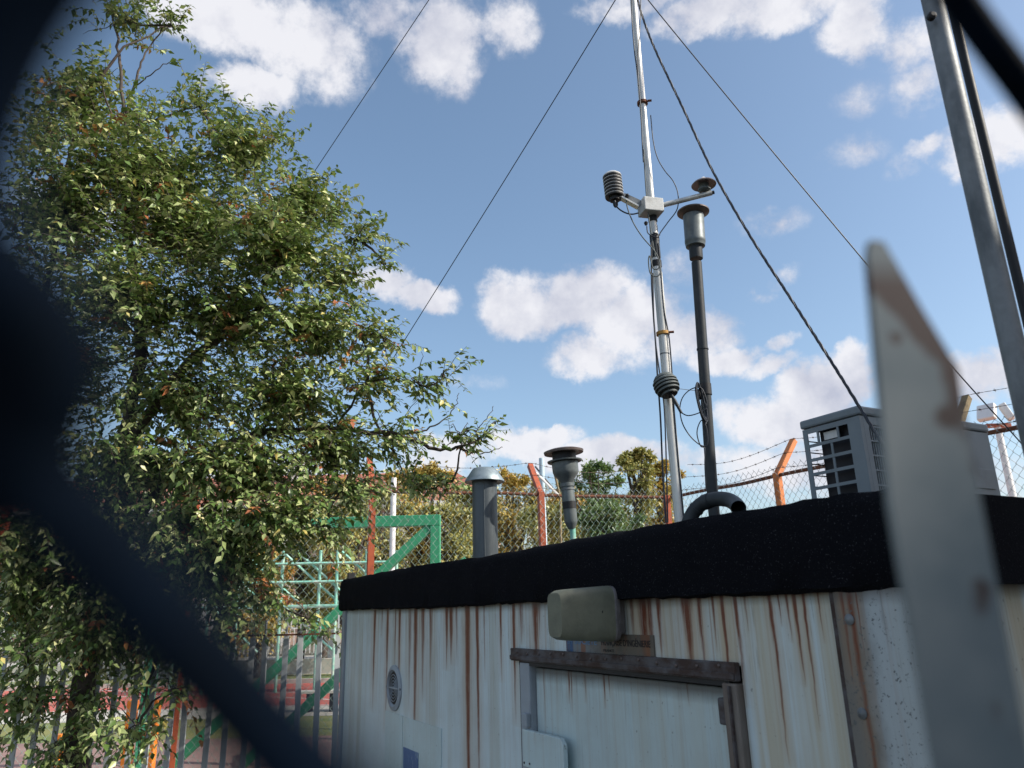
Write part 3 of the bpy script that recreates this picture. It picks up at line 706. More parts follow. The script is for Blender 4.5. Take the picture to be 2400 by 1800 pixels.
n_ = len(outl); mb.add([(x, -.03, z) for x, z in outl] + [(x, -.013, z) for x, z in outl], [tuple(range(n_))] + [tuple(range(n_, 2 * n_))[::-1]] + [(i, i + n_, (i + 1) % n_ + n_, (i + 1) % n_) for i in range(n_)])
hp = mb.build('hinge_plate', MT['door'], dr, local=True, bevel=.003)
for (dx, dz) in ((.012, .012), (.05, .014)): MB().lathe((g0 + dx, -.0305, zb + dz), (0, -1, 0), [(0, .004), (.002, .003)], 8).build('screw', MT['lintel'], hp, local=True)
# small catch at upper right of the door
cb('door_catch', MT['lintel'], (ds1 - .03, ds1 + .003, -.008, .0115, 1.925, 1.985), parent=dr, bevel=.004)
# fastener marks of the panel: screws along the lintel
ls0 = None
for i in range(14):
    s_ = L0 + .05 + (L1 - L0 - .1) * i / 13
    if ls0 is None: ls0 = MB().lathe((0, 0, 0), (0, -1, 0), [(0, .0045), (.002, .0045), (.004, .002)], 8).build('rivet', MT['brown_metal'], ct, local=True); o = ls0
    else: o = ls0.copy(); COL.objects.link(o); o.parent = ct
    o.location = (s_, -.0185, 2.056 + .004 * math.sin(i * 5))
# access panel (slightly proud) and vent
pa, pz = sz(905, 1665); pb, _ = sz(1036, 1695); pm_, _ = sz(946, 1680)
cb('access_panel', MT['door'], (pa, pm_ - .004, -.004, -.0005, .3, pz)); cb('access_panel', MT['door'], (pm_ + .004, pb, -.004, -.0005, .3, pz - .003))
vs, vz = sz(925, 1612)
vn = MB().lathe((vs, -.0005, vz), (0, -1, 0), [(0, .108), (.006, .107), (.013, .086), (.004, .078), (.002, .077)], 40, capa=False, capb=False).build('vent', MT['jamb'], ct, local=True, smooth=35)
for i, r_ in enumerate((.062, .048, .034, .020, .007)):
    mb = MB(); n2_ = 36
    pts = [(vs + r_ * math.cos(a), -.008, vz + r_ * math.sin(a)) for a in [2 * math.pi * k / n2_ for k in range(n2_ + 1)]]
    mb.tube(pts, .0019, 5, cap=False).build('vent_ring', MT['jamb'], vn, local=True, smooth=60)
MB().lathe((vs, -.002, vz), (0, -1, 0), [(0, .0775), (.001, .0775)], 30).build('vent_disc', MT['black'], vn, local=True)
for dx in (-.1, .1): MB().lathe((vs + dx, -.0065, vz), (0, -1, 0), [(0, .007), (.003, .005)], 8).build('screw', MT['black'], vn, local=True)
cb('vent_bar', MT['jamb'], (vs - .075, vs + .075, -.0115, -.0075, vz - .003, vz + .003), parent=vn)
# blue notice
b0_, bz = sz(948, 1750); b1_, _ = sz(983, 1760)
m, nt, b, oc = newmat('blue_notice'); 
nt.links.new(mix(nt, ramp(nt, noise(nt, oc, 18, 5, .7, (1, 1, .5)), .52, .62), (.05, .13, .3), (.3, .42, .5)), b.inputs['Base Color'])
tag(MB().bx(b0_, b1_, -.0065, -.0045, bz - .34, bz).build('notice', m, None, local=True), 'torn blue paper notice stuck low on the container wall', 'notice')
no = bpy.data.objects['notice']; no.matrix_world = Matrix.LocRotScale(P0, Matrix.Rotation(ROT, 3, 'Z'), None)

# sign over the lintel
sg = thing('sign', 'dirty strip sign reading societe francaise d ingenierie above the container door', 'sign', P0, rotz=ROT)
s0, zt_ = sz(1329, 1495); s1, zt2 = sz(1534, 1495); zb_ = 2.0685; zt_ = 2.124
m, nt, b, oc = newmat('sign_plate')
sx = nn(nt, 'ShaderNodeSeparateXYZ'); nt.links.new(oc, sx.inputs[0])
base = mix(nt, ramp(nt, sx.outputs[0], s0 + .04, s0 + .045), (.03, .09, .2), (.16, .19, .21))
base = mix(nt, ramp(nt, sx.outputs[0], s0 + .1, s0 + .22), base, (.12, .105, .085))
base = mix(nt, mth(nt, 'MULTIPLY', ramp(nt, noise(nt, oc, 1, 3, .6, (26, 26, 4)), .5, .62), .8), base, (.2, .075, .03))
base = mix(nt, mth(nt, 'MULTIPLY', ramp(nt, noise(nt, oc, 30, 5, .7), .5, .7), .6), base, (.05, .05, .05))
nt.links.new(base, b.inputs['Base Color']); b.inputs['Roughness'].default_value = .6
MB().bx(s0, s1, -.0045, -.0006, zb_, zt_).build('plate', m, sg, local=True)
MT['ink'] = mat('dark_ink', (.012, .014, .02), None, 20, .6); MT['ink_blue'] = mat('blue_ink', (.1, .2, .35), None, 20, .6)
def text(t, s_, z_, size, wid, m, name='lettering', o_=-.0052):
    cu = bpy.data.curves.new(name, 'FONT'); cu.body = t; cu.size = size; cu.extrude = .0003; cu.align_x = 'LEFT'; cu.offset = size * .008
    ob = bpy.data.objects.new(name, cu); COL.objects.link(ob); ob.parent = sg
    ob.location = (s_, o_, z_); ob.rotation_euler = (math.pi / 2, 0, 0)
    bpy.context.view_layer.update()
    if ob.dimensions.x > 0: ob.scale.x = wid / ob.dimensions.x
    cu.materials.append(m); bpy.context.view_layer.update()
    me = bpy.data.meshes.new_from_object(ob.evaluated_get(bpy.context.evaluated_depsgraph_get()))
    o2 = bpy.data.objects.new(name, me); COL.objects.link(o2); o2.parent = sg
    o2.location = ob.location; o2.rotation_euler = ob.rotation_euler; o2.scale = ob.scale
    bpy.data.objects.remove(ob); o2.name = name; return o2
ZT = 2.092
text('SFI', s0 + .008, ZT, .022, .028, MT['ink_blue'])
text('SOCIETE', s0 + .052, ZT, .025, .125, MT['ink_blue'])
text('FRANÇAISE D’INGÉNIERIE', s0 + .20, ZT, .025, (s1 - s0) - .215, MT['ink'])
text('FRANCE', s0 + .21, 2.074, .0105, .055, MT['ink'])

# flood lamp on the wall (plastic hood, closed)
lp = thing('wall_lamp', 'olive grey plastic bulkhead lamp fixed to the wall above the door', 'lamp', P0, rotz=ROT)
ls, lz = sz(1465, 1440)[0], 2.195
# body: rounded box projecting from the wall
def rbox(name, m, cx, cz, o0, o1, w0, h0, w1, h1, r, parent, dz=0, dx=0, tilt=0):
    mb = MB(); rows = 10; n = 32
    for i in range(rows + 1):
        t = i / rows; e = 1 if t < .8 else math.sqrt(max(0, 1 - ((t - .8) / .2) ** 2)) * .12 + .88
        o_ = o0 + (o1 - o0) * t; W_ = (w0 + (w1 - w0) * t) * e; H_ = (h0 + (h1 - h0) * t) * e
        for k in range(n):
            a = 2 * math.pi * k / n; c_, s_ = math.cos(a), math.sin(a); pw = .42
            x = math.copysign(abs(c_) ** pw, c_) * W_ / 2; z = math.copysign(abs(s_) ** pw, s_) * H_ / 2
            mb.v.append(Vector((cx + x + dx * t, o_, cz + z + dz * t + tilt * x)))
    for i in range(rows):
        for k in range(n):
            k2 = (k + 1) % n; mb.f.append((i * n + k, i * n + k2, (i + 1) * n + k2, (i + 1) * n + k))
    mb.f.append(tuple(range(n))); mb.f.append(tuple(rows * n + k for k in range(n))[::-1])
    return mb.build(name, m, parent, local=True, smooth=50)
LAMP = (sz(1463, 1440)[0] - .035, 2.183)
hs = rbox('housing', MT['lamp'], LAMP[0], LAMP[1], -.045, -.215, .11, .156, .085, .135, .02, lp, dz=.0)
rbox('rim', MT['lamp_rim'], LAMP[0], LAMP[1], -.03, -.046, .118, .156, .118, .156, .02, lp)
MB().bx(LAMP[0] - .045, LAMP[0] + .045, -.03, -.0005, LAMP[1] - .06, LAMP[1] + .045).build('back_plate', MT['lamp_rim'], lp, local=True, bevel=.01)
MB().lathe((LAMP[0] + .048, -.085, LAMP[1] + .005), (1, 0, 0), [(0, .006), (.004, .004)], 8).build('screw', MT['black'], hs, local=True)

# ---------------------------------------------------------------- on the roof
ZROOF = HT - .015
def vline(px, py, d):
    p = at(px, py, d); return p
def axis_thing(px_top, py_top, px_bot, py_bot, d):
    b_ = at(px_bot, py_bot, d); a = ray(px_top, py_top)
    # top point keeps the same world Y
    t = CP + a * (b_.y / a.y); return t, b_
# capped vent pipe
tp, bt = axis_thing(1138, 1100, 1138, 1300, 4.05)
vpz = lambda py, o=bt: vert_z(o.x, o.y, py)
vt = thing('vent_pipe', 'grey metal vent pipe with a flared cap on the container roof', 'vent pipe', (bt.x, bt.y, ZROOF))
MB().lathe((bt.x, bt.y, ZROOF), (0, 0, 1), [(0, .069), (vpz(1118) - ZROOF, .069)], 36).build('pipe', MT['duct_metal'], vt, smooth=40)
z0_, z1_ = vpz(1131), vpz(1098)
MB().lathe((bt.x, bt.y, z0_), (0, 0, 1), [(.006, .068), (0, .108), (.003, .111), (.012, .109), (z1_ - z0_ - .004, .066), (z1_ - z0_, .058)], 36).build('cap', MT['cap_metal'], vt, smooth=35)
for a in (0.3, 2.1, 4.2): MB().tube([(bt.x + .045 * math.cos(a), bt.y + .045 * math.sin(a), z1_), (bt.x + .045 * math.cos(a), bt.y + .045 * math.sin(a), z1_ + .014)], .004, 6).build('bolt', MT['black'], vt)
MB().tube([(bt.x - .0, bt.y - .0693, ZROOF), (bt.x, bt.y - .0693, z0_)], .002, 4).build('seam', MT['duct_metal'], vt)
# funnel sampler
def lathe_px(name, parent, m, axis_px, depth, rows, n=32):
    (xt, yt, xb, yb) = axis_px; b_ = at(xb, yb, depth); prof = []
    a = ray(xt, yt); t_ = CP + a * (b_.y / a.y); ax = (t_ - b_); L = ax.length
    def P(y):   # param along axis for image row y
        lo, hi = -.3, 1.3
        for _ in range(40):
            m_ = (lo + hi) / 2; q = b_ + ax * m_ - CP; py = 900 - f * q.dot(U) / q.dot(F)
            if py > y: lo = m_
            else: hi = m_
        q = b_ + ax * lo - CP; return lo * L, q.dot(F)
    for (y, w_) in rows:
        t, dd = P(y); prof.append((t, w_ / 2 / f * dd))
    return MB().lathe(b_, ax, prof, n).build(name, m, parent, smooth=38)
fs = thing('funnel_sampler', 'grey funnel shaped dust sampling head with flat flanges above the roof edge', 'sampling head', at(1343, 1262, 4.0))
AX = (1321, 1060, 1342, 1258); DF = 4.0
lathe_px('top_flange', fs, MT['brown_metal'], AX, DF, [(1062, 60), (1063, 92), (1058, 94), (1054, 70), (1051, 10)])
lathe_px('lower_flange', fs, MT['sampler'], AX, DF, [(1084, 62), (1083, 80), (1080, 82), (1078, 62)])
lathe_px('neck', fs, MT['black'], AX, DF, [(1079, 56), (1062, 56)])
lathe_px('bowl', fs, MT['sampler'], AX, DF, [(1133, 31), (1122, 40), (1113, 56), (1106, 61), (1085, 62)])
lathe_px('tube', fs, MT['sampler'], AX, DF, [(1240, 15), (1228, 27), (1222, 31), (1180, 31), (1142, 30), (1141, 34), (1133, 34)])
lathe_px('tape', fs, MT['black'], AX, DF, [(1193, 32.5), (1176, 32.5)])
lathe_px('collar', fs, MT['galv'], AX, DF, [(1149, 33), (1146, 33)])
sb = at(1343, 1262, DF)
MB().tube([(sb.x, sb.y, ZROOF), (sb.x, sb.y, sb.z + .07)], .016, 12).build('stem', MT['mint'], fs, smooth=50)
# mast
DM = 3.2
mb_ = at(1592, 1212, DM); MX, MY = mb_.x, mb_.y
mz = lambda py: vert_z(MX, MY, py)
ms = thing('mast', 'tall slender aluminium instrument mast with rusty and yellow clamps', 'mast', (MX, MY, ZROOF))
def mp(name, y0, y1, r, m, n=20, za=None): 
    return MB().lathe((MX, MY, za if za is not None else mz(y0)), (0, 0, 1), [(0, r), (mz(y1) - (za if za is not None else mz(y0)), r)], n).build(name, m, ms, smooth=40)
mp('lower_tube', 1250, 640, .0222, MT['mast'], za=ZROOF)
mp('middle_tube', 640, 530, .0200, MT['mast']); mp('sleeve', 605, 565, .0222, MT['grey_pvc'])
mp('upper_tube', 530, -260, .0175, MT['mast'])
mp('tape', 567, 552, .0232, MT['black']); mp('tape', 626, 612, .0232, MT['black']); mp('tape', 520, 502, .0215, MT['black'])
mp('seam', 832, 829, .0226, MT['galv'])
def clamp_(py, m, r, side=1):
    z = mz(py); c = MB().lathe((MX, MY, z - .009), (0, 0, 1), [(0, r), (.002, r + .006), (.016, r + .006), (.018, r)], 24).build('clamp', m, ms, smooth=40)
    MB().tube([(MX + side * (r + .002), MY - .018, z), (MX + side * (r + .022), MY - .02, z)], .006, 8).build('bolt', MT['rust'], c)
clamp_(242, MT['rust'], .021); clamp_(782, MT['yellow'], .0245)
bz_ = mz(492); ax_r = (math.cos(.25), math.sin(.25), 0)
JX = (Vector(ax_r), Vector((-ax_r[1], ax_r[0], 0)), Vector((0, 0, 1)))
MB().box((MX - .01, MY - .02, bz_), (.1, .085, .072), JX).build('junction_box', MT['box_grey'], ms, bevel=.004)
# arms
pyr = at(1652, 446, 3.62); arm0 = Vector((MX + .04, MY - .02, bz_ + .01))
ar_end = Vector((at_Y(1668, 452, MY - .05)))
armo = thing('sensor_arm', 'thin silver horizontal arm carrying the disc shaped radiation sensor', 'arm', arm0)
MB().tube([arm0, ar_end], .0125, 14).build('tube', MT['mast'], armo, smooth=50)
MB().tube([ar_end, ar_end + (ar_end - arm0).normalized() * .012], .009, 10).build('plug', MT['black'], armo)
br = thing('bracket', 'bent white metal bracket plate holding the ribbed temperature shield', 'bracket', (MX - .05, MY, bz_))
q = [at_Y(x, y, MY - .04) for x, y in ((1456, 468), (1464, 452), (1508, 472), (1495, 489))]
MB().add(q + [v + Vector((0, .006, 0)) for v in q], [(0, 1, 2, 3), (7, 6, 5, 4), (0, 4, 5, 1), (1, 5, 6, 2), (2, 6, 7, 3), (3, 7, 4, 0)]).build('plate', MT['galv'], br)
q = [at_Y(x, y, MY - .04) for x, y in ((1456, 468), (1495, 489), (1493, 492), (1455, 471))]
MB().add(q + [v + Vector((0, -.035, 0)) for v in q], [(0, 1, 2, 3), (7, 6, 5, 4), (0, 4, 5, 1), (1, 5, 6, 2), (2, 6, 7, 3), (3, 7, 4, 0)]).build('lip', MT['mast'], br)
kb = at_Y(1469, 462, MY - .06); MB().lathe(kb, (0, -1, 0), [(0, .009), (.02, .008), (.024, .004)], 12).build('gland', MT['black'], br, smooth=40)
# temperature shield
tt, tb = at_Y(1433, 404, MY - .04), at_Y(1441, 466, MY - .04); axd = (tt - tb)
ts = thing('temperature_shield', 'black and white ribbed radiation shield on the left end of the bracket', 'sensor', tb)
Lt = axd.length
MB().lathe(tb, axd, [(Lt * .02, .018), (Lt * .9, .018)], 16).build('core', MT['slat_dark'], ts)
for i in range(7):
    t = Lt * (.06 + .118 * i)
    MB().lathe(tb, axd, [(t - .001, .024), (t - .002, .0435), (t + .002, .0455), (t + Lt * .049, .0455), (t + Lt * .053, .024)], 28).build('disc', MT['slat_dark'], ts, smooth=30)
    MB().lathe(tb, axd, [(t + Lt * .056, .024), (t + Lt * .052, .0455), (t + Lt * .066, .0462), (t + Lt * .074, .024)], 28).build('disc_rim', MT['white_plastic'], ts, smooth=30)
MB().lathe(tb, axd, [(Lt * .84, .043), (Lt * .87, .044), (Lt * .93, .034), (Lt * .985, .018), (Lt, .002)], 28).build('dome', MT['white_plastic'], ts, smooth=50)
MB().lathe(tb, axd, [(-.045, .007), (-.035, .012), (-.012, .013), (-.01, .026), (Lt * .05, .028)], 18).build('gland', MT['black'], ts, smooth=40)
MB().box(tb + Vector((.03, .0, .0)), (.05, .04, .005)).build('foot', MT['galv'], ts)
# pyranometer
pc = at_Y(1651, 446, MY - .05)
pn = thing('radiation_sensor', 'small glass domed sensor under a wide brown disc at the tip of the right arm', 'sensor', pc)
MB().lathe(pc, (0, 0, 1), [(-.006, .022), (0, .03), (.008, .03), (.012, .02), (.014, .022), (.05, .026)], 24).build('body', MT['shield_grey'], pn, smooth=35)
MB().lathe(pc, (0, 0, 1), [(.032, .026), (.026, .058), (.029, .0595), (.04, .05), (.05, .03)], 36).build('disc', MT['brown_metal'], pn, smooth=35)
MB().lathe(pc, (0, 0, 1), [(.05, .02), (.062, .0165), (.069, .009), (.071, .001)], 20).build('dome', MT['white_plastic'], pn, smooth=60)
# cables helper (world positions from rows along the mast)
def cable(pts, r, label=None, m=None, name='cable', parent=None, n=8, cat='cable', grp=None):
    o = MB().tube(spline(pts, n), r, 6).build(name, m or MT['cable'], parent, smooth=70)
    if label: tag(o, label, cat, grp)
    return o
cab = lambda L_, dd: [at_Y(x, y, MY + dd) for x, y in L_]
cable(cab([(1441, 470), (1446, 485), (1462, 497), (1480, 502), (1497, 499)], -.06), .0035, 'short black cable from the ribbed shield to the junction box')
cable(cab([(1466, 462), (1472, 492), (1486, 525), (1507, 557), (1533, 587), (1545, 612), (1547, 640), (1537, 648), (1524, 640), (1520, 612), (1523, 600), (1530, 628), (1542, 630), (1547, 615)], -.07), .0030, 'thin grey cable looping down from the bracket to the mast', MT['shield_grey'])
cable(cab([(1509, 350), (1511, 400), (1516, 470), (1522, 520), (1530, 570), (1536, 600)], -.045), .0028, 'grey cable running down the front of the mast past the junction box', MT['shield_grey'])
cable(cab([(1525, 270), (1531, 330), (1541, 370), (1558, 400), (1578, 425), (1589, 455), (1587, 490), (1566, 520), (1548, 545), (1546, 552)], -.03), .0026, 'thin cable bowing out to the right of the mast', MT['cable'])
cable(cab([(1481, -30), (1481, 40), (1487, 120), (1494, 170), (1497, 200), (1502, 260), (1505, 330), (1508, 380)], -.03), .0030, 'black cable tied along the left side of the upper mast')
cable(cab([(1503, -30), (1499, 80), (1494, 140), (1497, 200)], -.035), .0028, 'black cable crossing the front of the upper mast')
cable(cab([(1543, 570), (1548, 620), (1552, 680), (1557, 730), (1568, 790), (1574, 860), (1580, 960), (1590, 1080), (1603, 1215)], -.02), .0032, 'black cable hanging down the right side of the lower mast')
cable(cab([(1527, 560), (1527, 650), (1531, 730), (1537, 810), (1541, 880), (1548, 980), (1553, 1100), (1561, 1225)], -.02), .0040, 'outer black cable hanging down the left side of the lower mast')
cable(cab([(1530, 640), (1533, 760), (1540, 830), (1550, 900), (1557, 960), (1561, 1060), (1565, 1225)], -.03), .0032, 'inner black cable close against the lower mast')
cable(cab([(1516, 530), (1518, 545), (1526, 552), (1536, 556), (1543, 556), (1541, 548), (1530, 545)], -.05), .0028, 'little cable loop under the junction box')
kn = at_Y(1514, 524, MY - .05); tag(MB().lathe(kn, (0, 0, 1), [(-.008, .006), (.004, .010), (.01, .006)], 12).build('knob', MT['black'], smooth=50), 'small black knob beside the mast under the junction box', 'knob')

# inlet pipe
DP = 3.25
pb_ = at(1674, 1215, DP); PX, PY = pb_.x, pb_.y
def pax(py):  # leaning pipe axis
    t = (1215 - py) / (1215 - 490); return at_Y(1674 + (1624 - 1674) * t, py, PY)
ip = thing('inlet_pipe', 'tall dark grey plastic inlet pipe with a capped metal head right of the mast', 'pipe', (PX, PY, ZROOF))
base = Vector((PX, PY, ZROOF)); 
MB().tube([base, pax(1180), pax(615)], .0245, 20).build('tube', MT['grey_pvc'], ip, smooth=40)
AP = (1624, 490, 1674, 1215)
lathe_px('coupling', ip, MT['grey_pvc'], AP, DP, [(607, 30), (604, 31), (578, 31), (577, 28)])
lathe_px('head', ip, MT['sampler'], AP, DP, [(580, 30), (578, 44), (570, 47), (569, 48), (562, 48), (561, 47), (506, 48)])
lathe_px('flange', ip, MT['brown_metal'], AP, DP, [(505, 46), (499, 74), (496.5, 74.5), (495, 70), (494, 20)], 36)
lathe_px('socket', ip, MT['black'], AP, DP, [(926, 29), (900, 28)])
lathe_px('joint', ip, MT['grey_pvc'], AP, DP, [(820, 27.5), (817, 27.5)])
kb = at_Y(1635, 925, PY - .03)
MB().lathe(kb, (1, -.4, 0), [(-.004, .026), (.012, .024), (.016, .016), (.03, .012)], 20).build('cable_gland', MT['black'], ip, smooth=40)
# coil of cable on the pipe
mb = MB(); cp = []
for i in range(7 * 24 + 1):
    a = i / 24 * 2 * math.pi; k = i / (7 * 24)
    rx = .018 + .004 * math.sin(a * .31 + 1); rz = .085 + .008 * math.sin(a * .17)
    c = at_Y(1643 - 4 * k, 945, PY - .05)
    cp.append(c + Vector((rx * math.cos(a) - .010 * math.sin(a) + .006 * k, .02 * math.cos(a) - .02 * k, rz * math.sin(a) + .006 * math.cos(a * 2.1))))
tag(mb.tube(cp, .0030, 5).build('cable_coil', MT['cable'], smooth=70), 'coil of dark cable hung on the clamp of the inlet pipe', 'cable coil')
cabp = lambda L_, dd=-.06: [at_Y(x, y, PY + dd) for x, y in L_]
cable(cabp([(1598, 968), (1612, 974), (1632, 970), (1652, 960), (1657, 945), (1650, 920), (1640, 908), (1620, 912), (1602, 928), (1594, 950), (1595, 975), (1603, 1000), (1620, 1025), (1640, 1042), (1655, 1045), (1659, 1030), (1655, 1000), (1645, 985), (1636, 1000), (1634, 1020), (1642, 1045), (1652, 1052), (1652, 1090), (1655, 1150)]), .0026, 'loose cable loop between the round shield and the inlet pipe')
tag(MB().tube([at_Y(1590, 911, PY - .05), at_Y(1640, 917, PY - .03)], .0014, 5).build('wire', MT['galv']), 'thin straight wire tying the round shield to the inlet pipe', 'wire')
# round radiation shield
sc_ = at_Y(1562, 905, MY - .09); sa = (at_Y(1548, 862, MY - .12) - at_Y(1572, 945, MY - .1)).normalized(); sa = (sa + Vector((0, .35, 0))).normalized()
rs_ = thing('round_shield', 'dark grey ribbed round radiation shield tilted in front of the lower mast', 'sensor', sc_)
for i in range(6):
    t = -.042 + .0155 * i; rr_ = (.036, .050, .055, .0555, .054, .046)[i]
    MB().lathe(sc_, sa, [(t, rr_ * .5), (t - .002, rr_), (t + .003, rr_ + .001), (t + .012, rr_ * .86), (t + .013, rr_ * .5)], 32).build('plate', MT['shield_grey'], rs_, smooth=30)
MB().lathe(sc_, sa, [(.045, .042), (.052, .036), (.056, .02), (.057, .002)], 32).build('top', MT['shield_grey'], rs_, smooth=50)
MB().lathe(sc_, sa, [(-.046, .034), (.05, .03)], 24).build('core', MT['slat_dark'], rs_, smooth=50)
pe = at_Y(1597, 968, MY - .12); ps = at_Y(1572, 922, MY - .11)
MB().tube([ps, ps.lerp(pe, .3), ps.lerp(pe, .31), ps.lerp(pe, .62), ps.lerp(pe, .63), pe], [.006, .0065, .0078, .0078, .0066, .0062], 12).build('probe', MT['grey_pvc'], rs_, smooth=40)
# bent duct
jb = thing('bent_duct', 'dark grey swan neck duct with an open mouth on the container roof', 'duct', at(1610, 1218, 2.95))
pl = [at(1606, 1262, 2.95), at(1612, 1232, 2.95), at(1624, 1203, 2.95), at(1646, 1180, 2.93), at(1676, 1170, 2.88), at(1704, 1171, 2.82), at(1722, 1180, 2.76), at(1731, 1191, 2.70)]
sp_ = spline(pl, 6); mo = MB().tube(sp_, .028, 28, cap=False).tube([sp_[-1], sp_[-1] + (sp_[-2] - sp_[-1]) * .02, sp_[-1] + (sp_[-3] - sp_[-1]) * 2.5], [.028, .0265, .0265], 28, cap=False)
mo.build('tube', MT['grey_pvc'], jb, smooth=60)
MB().tube([sp_[14], sp_[15]], .0305, 28).build('joint', MT['grey_pvc'], jb, smooth=40); MB().tube([sp_[19], sp_[22]], .0302, 28).build('joint', MT['grey_pvc'], jb, smooth=40)

# ---------------------------------------------------------------- air conditioner
AC0 = at(2011, 960, 2.78); AC0.z = 0         # near vertical edge (left front)
ac_z1 = vert_z(AC0.x, AC0.y, 950); ac_z0 = ZROOF + .02; aH = ac_z1 - ac_z0
ac = thing('air_conditioner', 'grey outdoor air conditioner unit standing on the container roof', 'air conditioner', (AC0.x, AC0.y, ZROOF), rotz=ROT)
# local frame: x = ex (towards the camera side), y = ey (along the grille front)
AW, AD = .80, .265                            # along y, along -x
def ab(name, m, *bxs, parent=ac, bevel=0):
    mb = MB()
    for q in bxs: mb.bx(*q)
    return mb.build(name, m, parent, local=True, bevel=bevel)
ZO = ac_z0 - ZROOF
ab('lid', MT['ac'], (-AD - .006, .006, -.006, AW + .006, ZO + aH - .035, ZO + aH), bevel=.008)
ab('base_pan', MT['ac'], (-AD, 0, 0, AW, ZO, ZO + .03))
ab('foot', MT['black'], (-AD - .02, .02, .1, .16, 0, ZO - .001)); ab('foot', MT['black'], (-AD - .02, .02, AW - .16, AW - .1, 0, ZO - .001))
# side guard facing the camera (y = 0 plane)
g0z, g1z = ZO + .031, ZO + aH - .038
H_ = g1z - g0z; fr = []
fr.append((-AD, -AD + .022, 0, .004, g0z, g1z)); fr.append((-.055, -.0, 0, .018, g0z, g1z))
rows = 7
for i in range(rows + 1):
    z = g0z + (H_ - .02) * i / rows + .0; fr.append((-AD + .0222, -.0552, .0, .004, z, z + .012 if i < rows else z + .02))
rowh = (H_ - .02) / rows
fr.append((-AD + .122, -AD + .132, .0008, .0048, g0z + .0122, g0z + rowh * (rows - 1) - .0002))
fr.append((-AD + .065, -AD + .075, .0008, .0048, g0z + rowh * (rows - 1) + .0122, g1z - .0202)); fr.append((-AD + .158, -AD + .167, .0008, .0048, g0z + rowh * (rows - 1) + .0122, g1z - .0202))
ab('side_guard', MT['ac'], *fr)
ab('label', MT['white_plastic'], (-AD + .082, -AD + .145, .02, .022, g1z - .055, g1z - .025))
ab('coil', MT['coil'], (-AD + .07, -.06, .045, .07, g0z, g1z), (-AD + .045, -AD + .07, .045, AW - .02, g0z, g1z))
ab('rear_guard', MT['black'], *[(-AD + .0, -AD + .004, .02, AW - .02, g0z + H_ * k / 9, g0z + H_ * k / 9 + .004) for k in range(10)])
# front with fan grille (x = 0 plane)
ab('front_panel', MT['ac'], (-.012, 0, .019, .045, g0z, g1z), (-.012, 0, .6, AW, g0z, g1z), (-.012, 0, .0452, .5998, g1z - .03, g1z), (-.012, 0, .0452, .5998, g0z, g0z + .03))
ab('end_panel', MT['ac'], (-AD + .02, -.0125, AW - .012, AW, g0z, g1z))
gb = [(-.008, -.004, .0455 + .0128 * k, .0455 + .0128 * k + .0035, g0z + .031, g1z - .031) for k in range(1, 43)]
gh = [(-.0035, -.0005, .0455, .5995, g0z + .04 + (H_ - .08) * k / 6, g0z + .046 + (H_ - .08) * k / 6) for k in range(7)]
gl = ab('fan_grille', MT['ac'], *(gb + gh))
ab('fan_shroud', MT['black'], (-.085, -.05, .05, .595, g0z + .01, g1z - .01))
fan = MB()
for k in range(3):
    a = k * 2.094; c_ = Vector((-.03, .34, (g0z + g1z) / 2)); e1 = Vector((0, math.cos(a), math.sin(a))); e2 = Vector((.25, -math.sin(a) * .97, math.cos(a) * .97)).normalized()
    fan.box(c_ + e1 * .1, (.16, .11, .004), (e1, e2, e1.cross(e2)))
fan.lathe((-.045, .34, (g0z + g1z) / 2), (1, 0, 0), [(0, .035), (.025, .03)], 20)
fan.build('fan', MT['shield_grey'], ac, local=True)
ab('service_panel', MT['ac'], (.0005, .004, .63, .77, g0z + H_ * .42, g0z + H_ * .62), bevel=.003)

# ---------------------------------------------------------------- guy wires
def wire(pts, r, label, m=None, n=8, name='guy_wire', grp='guy wires of the mast'):
    o = MB().tube(spline(pts, n), r, 6).build(name, m or MT['cable'], smooth=70); tag(o, label, 'wire', grp)
mtop = Vector((MX, MY, mz(-60)))
a2 = at_Y(957, 781, MY + 1.7); d_ = (a2 - mtop)
wire([mtop, mtop + d_ * .5 + Vector((0, 0, -.015)), mtop + d_ * 1.35], .0030, 'thin guy wire from the mast top down to the left behind the tree edge', n=6)
a3 = at_Y(705, 450, MY + 2.0); a4 = at_Y(1005, 0, MY + .9); d_ = a3 - a4
wire([a4 - d_ * .9, a4, a3, a3 + d_ * 1.2], .0030, 'leftmost thin guy wire running into the tree crown', n=6)
a5 = at_Y(1519, 0, MY + .05); a6 = at_Y(1800, 342, MY + .1); a7 = at_Y(2018, 603, MY + .15); a8 = at_Y(2215, 840, MY + .2); a9 = at_Y(2392, 1037, MY + .25); a10 = at_Y(2470, 1125, MY + .3)
wire([mtop, a5, a6, a7, a8, a9, a10], .0030, 'thin guy wire crossing behind the near picket on the right')
pts = [(1486, -40, .0), (1503, 30, 0), (1535, 115, -.03), (1600, 252, -.08), (1670, 400, -.2), (1760, 556, -.35), (1860, 710, -.5), (1950, 850, -.62), (2046, 1005, -.72), (2080, 1060, -.78), (2140, 1162, -.86)]
P = spline([at_Y(x, y, MY + dd) for x, y, dd in pts], 14); mb = MB()
for ph in (0, 2.09, 4.19):
    tw = []; 
    for i, q in enumerate(P):
        a = ph + i * 1.1; tw.append(q + Vector((math.cos(a) * .0032, 0, math.sin(a) * .0032)))
    mb.tube(tw, .0036, 5)
tag(mb.build('steel_rope', MT['cable'], smooth=70), 'thick twisted dark rope running from the mast down over the air conditioner', 'rope', 'guy wires of the mast')

